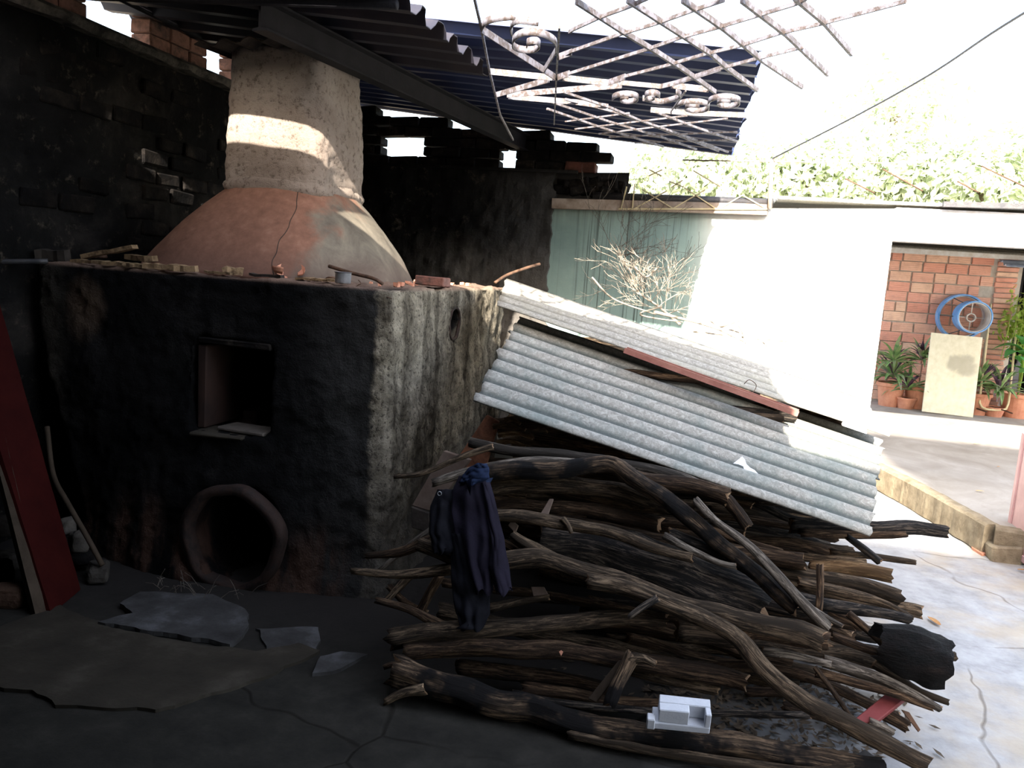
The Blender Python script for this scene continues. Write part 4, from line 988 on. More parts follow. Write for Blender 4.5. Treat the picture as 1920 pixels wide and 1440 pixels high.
board3('tile_slab', [(770, 950), (804, 962), (808, 1000), (772, 990)], .60, .03, M['wood_dark'], 'dark box end under the pale brown board', 'board', .1)
# hidden middle of the heap: dark logs seen only through gaps
R = random.Random(21)
def zmax(x, y): return 1.0-.27*(x+.9)+.42*max(0, y-3.1)-.10
cnt = 0
for i in range(190):
    y = R.uniform(2.95, 4.7); z = R.uniform(.04, 1.15); L = R.uniform(.7, 1.5); x0 = R.uniform(-1.15, .35)
    x1 = min(x0+L, .95+R.uniform(-.15, .12)-(.15 if z < .3 else 0)); r_ = R.uniform(.016, .04)
    if y > 3.6: x1 = min(x1, .74)
    if x1-x0 < .35: continue
    if y < 2.6+.62*z+.13 or z > zmax(x1, y)-.03 or z > zmax(x0, y): continue
    tz = R.uniform(-.05, .05); yy = R.uniform(-.12, .12)
    P = [Vector((x0, y, z)), Vector((x0+(x1-x0)*.5, y+yy*.6+R.uniform(-.03, .03), z+tz+R.uniform(-.02, .02))), Vector((x1, y+yy, max(r_, z-abs(tz))))]
    SEED[0] += 1; me = branch_mesh(P, [r_, r_*R.uniform(.7, 1)], SEED[0], 10); me.materials[0] = M[R.choice(['bark_brown', 'bark_brown', 'bark_char', 'bark'])]
    o = link('branch', me, None, smooth=True); centre(o); cnt += 1
    tag(o, 'log buried in the shaded inside of the pile, glimpsed through gaps', 'branch', 'buried logs inside the wood pile')
# big hollow bark piece
def hollow():
    c = slant(1700, 1222, .02); bm = bmesh.new(); nu, nv = 22, 16; rows = []
    ax = (slant(1755, 1245, .08)-slant(1640, 1200, .02)).normalized(); s = ax.cross(Vector((0, 0, 1))).normalized(); u = s.cross(ax)
    for j in range(nv+1):
        t = -.5+j/nv; row_ = []
        for i in range(nu+1):
            a = math.radians(-60+i*250/nu); rr = .088*(1+.10*mn.noise(Vector((a*4, 7, t*1.2)))+.12*mn.noise(Vector((math.cos(a)*1.5, math.sin(a)*1.5, t*4))))*(1-.35*max(0, -t*2)**1.5)
            e = .014*mn.noise(Vector((a*2.5, 3, 0))) if j in (0, nv) else 0
            row_.append(bm.verts.new(c+ax*(t*.23+e*2)+s*math.cos(a)*rr+u*math.sin(a)*rr))
        rows.append(row_)
    for j in range(nv):
        for i in range(nu): bm.faces.new((rows[j][i], rows[j][i+1], rows[j+1][i+1], rows[j+1][i]))
    r = bmesh.ops.solidify(bm, geom=bm.faces[:], thickness=.012)
    bmesh.ops.recalc_face_normals(bm, faces=bm.faces); return bm_mesh(bm)
M['burnt'] = simple('burnt_bark', (.005, .005, .005), (.016, .012, .011), 9, .6, .25, c3=(.07, .045, .035), lo=.42, hi=.8, sc=(1, 1, 3), bs=.9, bd=.02)
o = link('hollow_bark', hollow(), M['burnt'], smooth=True); tag(o, 'big blackened hollow bark shell at the right side of the pile', 'bark'); centre(o)
# bark litter between the floor logs
bm = bmesh.new()
for i in range(1100):
    x = R.uniform(-.5, .95) if i < 250 else R.uniform(-.1, .72); y = (R.uniform(2.75, 3.5) if i < 250 else R.uniform(2.72, 3.3))+max(0, x-.6)*.3; s = R.uniform(.008, .028); a = R.uniform(0, 3.14)
    c = Vector((x, y, R.uniform(.003, .02))); d = Vector((math.cos(a), math.sin(a), R.uniform(-.2, .3)))*s; e = Vector((-math.sin(a), math.cos(a), R.uniform(-.2, .2)))*s*.35
    v = [bm.verts.new(c-d), bm.verts.new(c+e), bm.verts.new(c+d), bm.verts.new(c-e), bm.verts.new(c+Vector((0, 0, -.003)))]
    bm.faces.new(v[:4]); bm.faces.new((v[0], v[4], v[1])); bm.faces.new((v[2], v[4], v[3]))
M['litter'] = simple('bark_litter', (.03, .022, .015), (.09, .065, .042), 30, bs=0)
o = link('bark_litter', bm_mesh(bm), M['litter']); tag(o, 'bark crumbs and chips littering the floor under the pile', 'bark litter', kind='stuff'); centre(o)
# bundle of dry husks under the sheet's left corner
for i, (a, b_) in enumerate([((925, 800), (985, 806)), ((935, 815), (1000, 822)), ((930, 830), (985, 838)), ((945, 790), (975, 796)), ((925, 845), (960, 852))]):
    B([a, ((a[0]+b_[0])/2, a[1]-3), b_], (12, 7), .72, ['curled dry husk at the top of the husk bundle under the sheet corner', 'wide dry husk second in the bundle under the sheet', 'long dry husk third in the bundle under the sheet', 'short husk tip right at the sheet edge', 'lowest dry husk of the bundle beside the orange board'][i], 'bark_tan', 'husk', 'dry_husk', ridge=.2, k=.1)

# ------------------------------------------------------------------ cloth hanging on the pile
def cloth_part(name, rows, dy, mat, parent, folds=5, amp=.010, seed=0):
    nu = 26; nv = 40; L = len(rows)-1
    def fn(a, b):
        k = b*L; i = min(int(k), L-1); f = k-i; y_ = rows[i][0]*(1-f)+rows[i+1][0]*f; l = rows[i][1]*(1-f)+rows[i+1][1]*f; r_ = rows[i][2]*(1-f)+rows[i+1][2]*f
        p = slant(l+(r_-l)*a, y_+ (6*math.sin(a*9+seed) if b > .98 else 0), dy)
        e = amp*.55*math.sin(a*math.pi*folds+seed+b*2.2+1.5*mn.noise(Vector((a*2, b*3, seed))))*(.35+b)+.03*math.sin(math.pi*a)+.012*mn.noise(Vector((a*5, b*6, seed)))
        return p+Vector((0, -1, .25))*e
    bm = bmesh.new(); bm.from_mesh(grid(nu, nv, fn)); bmesh.ops.solidify(bm, geom=bm.faces[:], thickness=.004)
    bmesh.ops.recalc_face_normals(bm, faces=bm.faces); return link(name, bm_mesh(bm), mat, parent, smooth=True)
cj = empty('hanging_jacket', slant(880, 1170, -.12), 'dark purple jacket draped over the left end of the wood pile', 'jacket')
cloth_part('jacket_body', [(893, 862, 912), (920, 850, 917), (960, 848, 930), (1010, 855, 938), (1060, 872, 925), (1110, 893, 925)], -.10, M['cloth'], cj, 5, .012, 1)
cloth_part('sleeve', [(905, 905, 918), (960, 912, 932), (1010, 920, 944), (1060, 915, 952), (1112, 932, 960)], -.11, M['cloth'], cj, 2, .006, 3)
cloth_part('sleeve', [(918, 822, 856), (950, 808, 860), (1000, 806, 852), (1035, 816, 856)], -.07, M['cloth_dark'], cj, 2, .008, 5)
cloth_part('lining', [(1000, 846, 880), (1060, 846, 905), (1110, 850, 920), (1150, 856, 918), (1178, 866, 905)], -.07, M['cloth_dark'], cj, 4, .010, 7)
b = slant(826, 924, -.10); bm = bmesh.new(); pts = [b+Vector((.008*math.cos(a*.5236), -.012, .008*math.sin(a*.5236))) for a in range(12)]; sweep(bm, pts, circ(.002, 5), up=Vector((0, 1, 0)), closed=True); link('snap_button', bm_mesh(bm), M['tin'], cj, smooth=True)
bcl = empty('blue_cap', slant(890, 905, -.1), 'small blue cloth cap on top of the purple jacket', 'cap')
cloth_part('cap_crown', [(870, 895, 912), (880, 878, 916), (895, 866, 917), (905, 866, 900)], -.12, M['cloth_blue'], bcl, 1, .004, 2)

# ------------------------------------------------------------------ sheets over the pile
def sheetobj(name, c, waves, amp, mat, label, ragged, seed, **k):
    me = corrugated(*c, waves, amp, 60, .007, ragged, seed, **k); o = link(name, me, mat, smooth=True); centre(o); tag(o, label, 'roofing sheet'); return o
S00 = at(888, 748, y=3.2); S10 = at(1632, 1003, y=3.2); S01 = at(972, 598, y=4.38); S11 = at(1655, 830, y=4.40)
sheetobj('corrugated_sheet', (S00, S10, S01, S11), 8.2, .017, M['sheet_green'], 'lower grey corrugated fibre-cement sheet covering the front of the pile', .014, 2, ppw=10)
T00 = at(932, 572, y=4.15); T10 = at(1668, 817, y=4.12); T01 = at(950, 522, y=5.0); T11 = at(1618, 748, y=5.0)
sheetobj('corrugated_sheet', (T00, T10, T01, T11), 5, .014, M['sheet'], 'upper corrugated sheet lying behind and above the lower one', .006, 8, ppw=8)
# fascia edge of upper sheet: folded lower lip
d = T10-T00; bm = bmesh.new()
lipA = at(930, 572, y=4.22); lipB = at(1195, 655, y=4.2)
# red steel channel between the sheets
A = at(1172, 660, y=4.05); B_ = at(1496, 779, y=3.98); dirv = (B_-A).normalized()
bm = bmesh.new(); sweep(bm, [A+Vector((0, 0, .01)), B_+Vector((0, 0, .01))], [(-.035, -.012), (.035, -.012), (.035, .015), (.029, .015), (.029, -.006), (.004, -.006), (.004, .010), (-.004, .010), (-.004, -.006), (-.029, -.006), (-.029, .015), (-.035, .015)])
o = link('steel_channel', bm_mesh(bm), M['channel']); tag(o, 'reddish painted steel channel lying between the two sheets', 'metal profile'); centre(o)
# paper scrap
p0 = at(1402, 884, y=3.52); bm = bmesh.new(); bm.from_mesh(grid(6, 3, lambda a, b_: Vector(((a-.5)*.09, (b_-.5)*(.028+.012*math.cos(a*9)), .010*math.sin(a*7)+.006*math.cos(b_*4))))); bmesh.ops.solidify(bm, geom=bm.faces[:], thickness=.0012)
o = link('paper_scrap', bm_mesh(bm), M['white']); o.location = at(1402, 880, y=3.42)+Vector((0, 0, .0)); o.rotation_euler = (.75, .6, -.35); o.scale = (1.25, 1.5, 1.3); tag(o, 'torn white paper scrap on the lower sheet', 'paper')
rod('wire', [at(1395, 720, y=4.1), at(1405, 712, y=4.1), at(1418, 722, y=4.1), at(1412, 735, y=4.05), at(1400, 742, y=4.0), at(1410, 748, y=4.0)], .002, M['rust'], 'twisted wire tie on the reddish channel', 'wire', 20, 5)
# foam block
def foam():
    bm = bmesh.new()
    box(bm, (-.125, -.035, 0), (.125, .035, .028)); box(bm, (-.10, .0, .028), (.125, .035, .085)); box(bm, (-.10, -.03, .028), (.03, .005, .082)); box(bm, (.100, -.035, .028), (.125, .0, .085))
    box(bm, (-.15, -.04, .0), (-.115, -.01, .045))
    bevel(bm, .003)
    for v in bm.verts: v.co += Vector((wob(v.co, 20, .002), wob(v.co+Vector((3, 0, 0)), 20, .002), wob(v.co, 18, .003)))
    return bm_mesh(bm)
o = link('foam_packing', foam(), M['foam']); q = at(1275, 1356, y=2.50); o.location = (q.x, q.y, q.z); o.rotation_euler = (.3, -.03, .12); o.scale = (.72, .95, .98)
tag(o, 'white foam packing piece resting on the bottom log', 'foam')
# red chip
board3('red_chip', [(1597, 1352), (1640, 1356), (1703, 1306), (1662, 1299)], -.28, .022, M['red_chip'], 'dark red board offcut lying at the lower right of the pile', 'board', k=2.2)
board3('bark_flake', [(1690, 1330), (1705, 1335), (1726, 1368), (1722, 1372)], .05, .005, M['bark_brown2'], 'curled bark flake by the floor right of the red offcut', 'bark', k=1.5)
board3('flat_board', [(1600, 1418), (1648, 1438), (1650, 1425), (1622, 1404)], -.05, .01, M['slab'], 'grey scrap half under the long bent branch at the bottom', k=3)
# small orange chip on a log
board3('leaf_scrap', [(1048, 1222), (1052, 1230), (1056, 1222), (1052, 1219)], -.13, .003, M['terracotta'], 'tiny orange scrap on the second low log', 'scrap')

# ------------------------------------------------------------------ dead bush and sticks behind the sheets
bush = empty('dead_bush', at(1240, 610, y=5.9), 'leafless dead branch with many fine twigs against the green wall', 'dry branch')
R = random.Random(5)
main = [at(1275, 608, y=5.8), at(1235, 575, y=5.95), at(1195, 545, y=6.05), at(1178, 500, y=6.1), at(1150, 465, y=6.15)]
bm = bmesh.new(); C = crom(main, 24); sweep(bm, C, [circ(.010*(1-.6*i/24)) for i in range(len(C))]); link('stem', bm_mesh(bm), M['twig'], bush, smooth=True)
bm = bmesh.new()
def grow(p, d, L, r_, dep):
    P = [p]; n = 6
    for i in range(n):
        d = (d+Vector((R.uniform(-.28, .28), R.uniform(-.12, .12), R.uniform(-.22, .30)))).normalized(); P.append(P[-1]+d*L/n)
        if dep and R.random() < .55: grow(P[-1], (d+Vector((R.uniform(-1, 1), R.uniform(-.5, .5), R.uniform(-.6, .9)))).normalized(), L*R.uniform(.45, .7), r_*.6, dep-1)
    sweep(bm, P, [circ(max(.0012, r_*(1-.7*i/n)), 5) for i in range(n+1)])
for i in range(40):
    if i == 20:
        o = link('twigs', bm_mesh(bm), M['twig_dark'], bush, kind='stuff'); bm = bmesh.new()
    c = C[R.randrange(13, len(C))] if i < 20 else C[R.randrange(4, 14)]; a = R.uniform(-.3, 3.4); grow(c, Vector((math.cos(a), R.uniform(-.3, .3), math.sin(a))), R.uniform(.18, .42), .0028, 2)
o = link('twigs', bm_mesh(bm), M['twig'], bush, kind='stuff')
sticks = [([(1050+60, 520), (1150, 560), (1230, 590)], 'pale antler-like dry twig at the left of the dead bush'), ([(1190, 470+30), (1210, 520), (1235, 500)], 'curled dry twig in front of the green wall'),
 ([(1225, 585), (1290, 600), (1340, 615), (1395, 640)], 'long bleached stick lying on the upper sheet back edge'),
 ([(1350, 612), (1390, 600), (1428, 586)], 'short bleached stick pointing up right behind the upper sheet'),
 ([(1385, 608), (1392, 622), (1398, 644)], 'bleached forked stub behind the upper sheet'),
 ([(1300, 622), (1400, 633), (1500, 642)], 'thin bleached stick farthest right behind the upper sheet'),
 ([(1240, 575), (1200, 590), (1280, 604)], 'grey tangle stick at the foot of the dead bush'),
 ([(1330, 600), (1350, 612), (1420, 635), (1438, 650)], 'crooked bleached stick beside the forked stub')]
for i, (pp, lb) in enumerate(sticks):
    P = [at(a, b_, y=5.45+.03*i) for a, b_ in pp]; SEED[0] += 1; me = branch_mesh(P, [.011 if i in (2, 3, 4) else .006, .005], SEED[0], 8); me.materials[0] = M['twig']; me.materials[1] = M['twig']
    o = link('dry_stick', me, None, smooth=True); tag(o, lb, 'stick'); centre(o)
B([(1160, 560), (1240, 560), (1330, 600)], (10, 10), 2.6, 'hidden stick heap under the dead bush', 'bark', 'stick', 'dry_stick', k=.1) if False else None
# a second heap behind the sheets that carries them and the dead wood
for l in range(9):
    for k_, y in enumerate((5.15, 5.42, 5.69, 5.96)):
        z = .062+.122*l; xe = min(.85, (1.3-z)/.27-1.25); x0 = -1.25+.03*((l*3+k_) % 4)
        if k_ == 0 and l > 7: continue
        P = [Vector((x0, y, z)), Vector(((x0+xe)/2, y+.02*((l+k_) % 3-1), z)), Vector((xe, y, z))]; SEED[0] += 1
        me = branch_mesh(P, [.066, .064], SEED[0], 10); o = link('branch', me, None, smooth=True); centre(o); tag(o, 'log of the rear heap hidden behind the corrugated sheets', 'branch', 'logs of the rear heap')
# ------------------------------------------------------------------ overhead grille
ZG = 2.40
def gp(*pts, z=ZG): return [at(a, b_, z=z) for a, b_ in pts]
gr = empty('iron_grille', gp((1200, 120))[0], 'rusty white-painted wrought iron grille laid flat overhead', 'grille')
FLAT = rect(.005, .026)
def gbar(pts, name='flat_bar', sec=FLAT, smooth=False, n=0):
    P = gp(*pts); 
    if n: P = crom(P, n)
    bm = bmesh.new(); sweep(bm, P, sec); return link(name, bm_mesh(bm), M['grille'], gr, smooth=smooth)
THIN = rect(.011, .011); 
gbar([(889, -6), (903, 55), (918, 134), (938, 216), (962, 262)], sec=rect(.008, .012), name='frame_bar')
gbar([(903, 55), (1020, 131)]); gbar([(1020, 131), (1043, 93)]); gbar([(918, 134), (1040, 146)])
gbar([(1049, 50), (1043, 146)], sec=rect(.008, .012)); gbar([(1043, 146), (1039, 233)], sec=rect(.007, .01))
gbar([(1020, 131), (1043, 146)])
def spiral(cx, cy, rx, ry, a0, turns, grow_=.72, n=34, flip=1):
    pts = []
    for i in range(n):
        t = i/(n-1); a = math.radians(a0)+flip*turns*2*math.pi*t; k = 1-grow_*t
        pts.append((cx+rx*k*math.cos(a), cy+ry*k*math.sin(a)))
    return pts
def scroll(*a, **k): gbar(spiral(*a, **k), 'scroll', smooth=True)
gbar([(1043, 93), (1040, 76), (1015, 62), (985, 60), (965, 70), (962, 84), (975, 92), (1000, 93), (1012, 84), (1005, 76), (990, 78), (988, 84)], 'scroll', smooth=True, n=50)
gbar([(960, 62), (958, 48), (972, 38), (1010, 42)], 'scroll', smooth=True, n=20)
gbar([(903, 52), (912, 40), (935, 33), (965, 30)], 'scroll', smooth=True, n=20)
gbar([(1043, 146), (1067, 138)]); gbar([(1055, 146), (1140, 155), (1172, 144)]); gbar([(1163, 155), (1239, 162), (1268, 155), (1352, 128)], sec=rect(.005, .02)); gbar([(1258, 160), (1329, 168)])
gbar([(930, 178), (1030, 149)]); gbar([(951, 178), (1055, 169), (1166, 160)]); gbar([(953, 181), (1084, 192), (1140, 200)])
gbar([(1047, 107), (1072, 98)]); 
for pts in ([(1055, 172), (1142, 201), (1210, 230), (1347, 283)], [(1221, 207), (1300, 237), (1382, 265)], [(1030, 190), (1142, 228), (1240, 257), (1306, 280)], [(1026, 204), (1130, 240), (1244, 275)], [(1060, 186), (1160, 212), (1270, 250), (1365, 285)]): gbar(pts, 'lattice_bar', THIN)
for pts in ([(1078, 242), (1288, 217)], [(1123, 251), (1364, 222)], [(1142, 257), (1382, 247)], [(1190, 268), (1370, 262)], [(1060, 228), (1180, 212)]): gbar(pts, 'lattice_bar', rect(.008, .008))
scroll(1176, 184, 28, 10, 180, 1.3); scroll(1221, 180, 16, 8, 0, 1.2, flip=-1); gbar([(1205, 184), (1240, 190), (1275, 180), (1268, 170)], 'scroll', smooth=True, n=20)
scroll(1303, 200, 36, 12, 180, 1.4); scroll(1362, 191, 34, 12, 180, 1.4); gbar([(1286, 170), (1258, 209)], sec=rect(.006, .008)); gbar([(1220, 206), (1300, 212), (1400, 216)])
LB = [[(1081, 3), (1166, 58), (1224, 93), (1274, 125), (1341, 172)], [(1177, 0), (1245, 44), (1335, 102), (1364, 128), (1420, 169)], [(1280, 0), (1358, 54), (1431, 114), (1504, 163)], [(1391, 0), (1474, 64), (1552, 139)], [(1490, -5), (1545, 41), (1597, 101)]]
for l in LB: gbar(l, 'lattice_bar', rect(.011, .018))
CB = [[(1067, 60), (1075, 55), (1125, 32), (1180, 12), (1215, -4)], [(1047, 110), (1072, 96), (1166, 63), (1230, 44), (1300, 19), (1358, 0)], [(1067, 138), (1212, 93), (1277, 70), (1347, 51), (1420, 29), (1492, 7), (1512, -3)], [(1172, 143), (1253, 122), (1320, 102), (1390, 85), (1462, 62), (1537, 45), (1699, 2)], [(1268, 155), (1352, 128), (1422, 109), (1507, 88)]]
for l in CB: gbar(l, 'lattice_bar', rect(.007, .012))
# lattice standing on the courtyard wall and post with a long bar
wgr = empty('wall_lattice', Vector((at(1310, 392, y=6.93).x, 6.93, 2.13)), 'cream diamond lattice standing on the beam over the green wall', 'lattice')
def wbar(pts, r_=.009, y=6.92, name='lattice_bar'):
    bm = bmesh.new(); sweep(bm, [at(a, b_, y=y) for a, b_ in pts], rect(r_, r_*2.2), up=Vector((0, 1, 0))); link(name, bm_mesh(bm), M['yellow_pipe'], wgr)
for pts in ([(1165, 391), (1175, 350)], [(1186, 391), (1190, 345)], [(1190, 391), (1250, 358)], [(1205, 356), (1262, 391)], [(1262, 391), (1322, 356)], [(1283, 352), (1342, 391)], [(1350, 391), (1392, 366)], [(1392, 366), (1438, 392)], [(1217, 318), (1240, 330)], [(1216, 330), (1242, 318)], [(1255, 340), (1282, 351)], [(1258, 352), (1280, 338)], [(1300, 320), (1350, 350)]): wbar(pts)
wbar([(1160, 392), (1440, 392)], .012, name='rail')
rod('post', [at(1443, 392, y=6.9), at(1447, 298, y=6.9)], .018, M['cream_beam'], 'slim rusty post standing at the end of the beam above the wall', 'post', 4)
rod('guy_bar', [at(1447, 298, y=6.9), at(1600, 220, y=5.9), at(1740, 142, y=5.1), at(1860, 62, y=4.4), at(1960, 0, y=3.9)], .006, M['steel_dark'], 'long thin dark bar rising from the post to the upper right', 'bar', 30, 6)
rod('rail_bar', [at(1280, 300, y=6.9), at(1447, 303, y=6.9), at(1700, 306, y=6.9)], .006, M['cream_beam'], 'faint horizontal bar beyond the top of the slim post', 'bar', 6, 6)
for i, pts in enumerate([[(1840, 590-279), (1925, 352)], [(1795, 340), (1835, 361)], [(1655, 317), (1730, 358)], [(1585, 335), (1640, 362)]]):
    rod('lattice_rod', [at(a, b_, y=7.6) for a, b_ in pts], .006, M['rust'], ['slanting rusty rod nearest the right edge above the far roof', 'short slanting rod second from the right above the far roof', 'longest slanting rod over the far roof at middle', 'short slanting rod nearest the slim post'][i], 'rod', 3, 6)
# ------------------------------------------------------------------ far roofs
P0 = at(1450, 372, y=7.05); 
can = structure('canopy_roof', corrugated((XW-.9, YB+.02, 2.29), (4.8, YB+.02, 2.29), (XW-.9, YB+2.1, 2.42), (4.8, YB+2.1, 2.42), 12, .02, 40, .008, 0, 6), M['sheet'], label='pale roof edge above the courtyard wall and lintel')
bm = bmesh.new(); sweep(bm, [at(1768, 383, y=6.95), at(1800, 384, y=6.95), at(1960, 388, y=6.95)], rect(.05, .04)); o = link('gutter', bm_mesh(bm), M['steel_dark']); tag(o, 'dark blue gutter piece on the far roof edge at right', 'gutter'); centre(o)
structure('patio_roof', corrugated((XW+.1, 9.0, 2.40), (4.7, 9.0, 2.38), (XW+.1, 11.7, 2.30), (4.7, 11.7, 2.28), 14, .03, 10, .008, 0, 6, ppw=6), M['wood_raw'], label='brown underside of the roof over the brick wall')
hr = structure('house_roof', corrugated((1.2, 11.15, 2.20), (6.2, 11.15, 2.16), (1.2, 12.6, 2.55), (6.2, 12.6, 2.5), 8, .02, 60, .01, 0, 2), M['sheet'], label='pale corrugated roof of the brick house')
bm = bmesh.new(); box(bm, (1.3, 11.16, 2.12), (5.5, 11.2, 2.19)); link('fascia', bm_mesh(bm), M['white_paint'], hr)
dr = at(1890, 487, y=11.1)
o = link('awning_scrap', corrugated((3.42, 11.05, 2.03), (4.3, 11.05, 2.03), (3.42, 11.3, 2.12), (4.3, 11.3, 2.12), 2, .02, 12, .006, .02, 7), simple('blue_grey_tin', (.25, .3, .42), (.45, .5, .6), 8)); tag(o, 'blue-grey tin scrap over the dark doorway', 'awning'); centre(o)

# ------------------------------------------------------------------ patio things
YP = 11.1; ZP = .185
# stained board
p0 = Vector((2.72, 10.92, ZP)); L_ = at(1726, 765, y=10.9); Rr_ = at(1818, 770, y=10.95)
bm = bmesh.new(); box(bm, (-.33, -.012, 0), (.33, .012, .98)); bevel(bm, .003); o = link('stained_board', bm_mesh(bm), M['board']); cx = (L_.x+Rr_.x)/2; o.location = (cx-.04, 10.66, ZP+.005); o.rotation_euler = (-.16, .02, 0); o.scale = ((Rr_.x-L_.x)/.66, 1, 1)
tag(o, 'cream stained rectangular board leaning against the brick wall', 'board')
# blue fan housing
fc = at(1804, 594, y=11.25); fan = empty('fan_housing', Vector((fc.x, 11.25, fc.z)), 'blue and white round fan housing mounted on the brick wall', 'fan')
def cone_ring(r1, y1, r2, y2, th, cx=0, cz=0):
    bm = bmesh.new(); n = 40
    V = [[bm.verts.new((fc.x+cx+r*math.cos(2*math.pi*i/n), 11.37-yy, fc.z+cz+r*math.sin(2*math.pi*i/n))) for r, yy in ((r1, y1), (r2, y2), (r2-th, y2), (r1-th, y1))] for i in range(n)]
    for i in range(n):
        for j in range(4): bm.faces.new((V[i][j], V[i][(j+1) % 4], V[(i+1) % n][(j+1) % 4], V[(i+1) % n][j]))
    bmesh.ops.recalc_face_normals(bm, faces=bm.faces); return bm_mesh(bm)
link('outer_ring', cone_ring(.29, .02, .285, .14, .02), M['blue_paint'], fan, smooth=False)
link('white_ring', cone_ring(.265, .02, .262, .10, .012), M['white_paint'], fan)
iring = link('inner_ring', cone_ring(.20, .16, .20, .40, .015, .07, .01), M['blue_paint'], fan)
link('inner_liner', cone_ring(.182, .16, .182, .39, .008, .07, .01), M['white_paint'], fan)
link('hub', cone_ring(.055, .2, .055, .25, .012, .07, 0), M['white_paint'], fan)
for k in range(4):
    a = k*math.pi/2; bm = bmesh.new(); c = Vector((fc.x+.07, 11.37-.22, fc.z)); sweep(bm, [c+Vector((.05*math.cos(a), 0, .05*math.sin(a))), c+Vector((.19*math.cos(a), 0, .19*math.sin(a)))], rect(.012, .006)); link('spoke', bm_mesh(bm), M['white_paint'], iring)
for k in range(3):
    a = math.radians(180+k*60-60); bm = bmesh.new(); sweep(bm, [Vector((fc.x+.27*math.cos(a), 11.27, fc.z+.27*math.sin(a))), Vector((fc.x+.07+.2*math.cos(a), 11.15, fc.z+.2*math.sin(a)))], rect(.01, .01)); link('bracket', bm_mesh(bm), M['steel_dark'], fan)
# U-shaped pipe frame
P = [at(1858, 570, y=11.25), at(1850, 640, y=11.1), at(1838, 740, y=10.9), at(1838, 758, y=10.88), at(1848, 767, y=10.86), at(1880, 768, y=10.88), at(1890, 758, y=10.9), at(1897, 700, y=11.0), at(1910, 575, y=11.25)]
for q in P: q.z = max(q.z, ZP+.02)
bm = bmesh.new(); sweep(bm, crom(P, 60), circ(.014, 8), up=Vector((0, 1, 0))); o = link('bent_pipe_frame', bm_mesh(bm), M['yellow_pipe'], smooth=True); tag(o, 'cream U-shaped bent pipe frame leaning before the potted plants', 'pipe frame'); centre(o)
# pots and plants
def pot(x, y, r_, h, label, rot=0):
    p = empty('potted_plant', (x, y, ZP), label, 'potted plant', 'terracotta potted plants on the patio')
    prof = [(.001, 0), (r_*.72, 0), (r_*.95, h*.85), (r_*1.06, h*.86), (r_*1.06, h), (r_*.92, h), (r_*.9, h*.88), (.001, h*.86)]
    bm = bmesh.new(); n = 24; V = [[bm.verts.new((x+q*math.cos(2*math.pi*i/n), y+q*math.sin(2*math.pi*i/n), ZP+z)) for q, z in prof] for i in range(n)]
    for i in range(n):
        for j in range(len(prof)-1): bm.faces.new((V[i][j], V[(i+1) % n][j], V[(i+1) % n][j+1], V[i][j+1]))
    link('pot', bm_mesh(bm), M['terracotta'], p, smooth=False)
    bm = bmesh.new(); bmesh.ops.create_circle(bm, cap_ends=True, segments=20, radius=r_*.9); bmesh.ops.translate(bm, vec=(x, y, ZP+h*.9), verts=bm.verts); link('soil', bm_mesh(bm), M['wood_dark'], p)
    return p
def leafmesh(L, W, curve=.5, fold=.25, n=7):
    vs = []; fs = []
    for i in range(n+1):
        t = i/n; w_ = W*math.sin(math.pi*min(1, .12+t*.88))**.8*(1 if t < .98 else .05); x_ = L*t*(1-.18*curve*t); z_ = L*(.55*t-curve*t*t)
        vs += [Vector((x_, -w_/2, z_+fold*w_)), Vector((x_, 0, z_)), Vector((x_, w_/2, z_+fold*w_))]
    for i in range(n):
        a = i*3; fs += [(a, a+1, a+4, a+3), (a+1, a+2, a+5, a+4)]
    me = pyd(vs, fs, 'leaf'); bm = bmesh.new(); bm.from_mesh(me); bmesh.ops.solidify(bm, geom=bm.faces[:], thickness=.002); bm.to_mesh(me); bm.free(); me.update(); return me
LG = [leafmesh(.30, .042, c) for c in (.25, .45, .7)]; LP = [leafmesh(.26, .04, c) for c in (.3, .6)]
for me in LG: me.materials.append(M['plant_green'])
for me in LP: me.materials.append(M['plant_purple'])
R = random.Random(9)
def rosette(p, cx, cy, cz, n, s=1.0):
    n = int(n*1.5)
    for i in range(n):
        el = R.uniform(-.5, 1.25); az = i*2.4+R.uniform(-.3, .3); me = R.choice(LP if (el > .6 and R.random() < .5) else LG)
        o = bpy.data.objects.new('leaf', me); COL.objects.link(o); o.parent = p; o.location = Vector((cx, cy, cz))-p.location
        k = 1.25*s*R.uniform(.8, 1.15); o.scale = (k, k, k); o.rotation_euler = (0, -el*.8, az)
plants = [(1668, 11.0, .17, .30, [(0, 0, .42, 26, 1.), (-.03, -.1, .62, 20, .9)], 'left boat-lily pot at the white wall corner'),
 (1700, 10.9, .12, .14, [(0, 0, .28, 26, .9)], 'low bushy boat lily hiding its pot beside the stained board'),
 (1718, 11.02, .15, .28, [(0, 0, .66, 30, .85)], 'tall purple-topped boat lily just left of the stained board'),
 (1832, 11.02, .16, .27, [(0, 0, .40, 26, 1.)], 'boat lily pot between the stained board and the pipe frame'),
 (1868, 10.98, .12, .12, [(0, -.05, .38, 26, 1.)], 'dark boat lily with dead leaves inside the pipe frame')]
for px, y, r_, h, ros, lb in plants:
    p = at(px, 745, y=y); q = pot(p.x, y, r_, h, lb)
    for dx, dy_, cz, n, s in ros: rosette(q, p.x+dx, y+dy_, ZP+cz-.05, n, s)
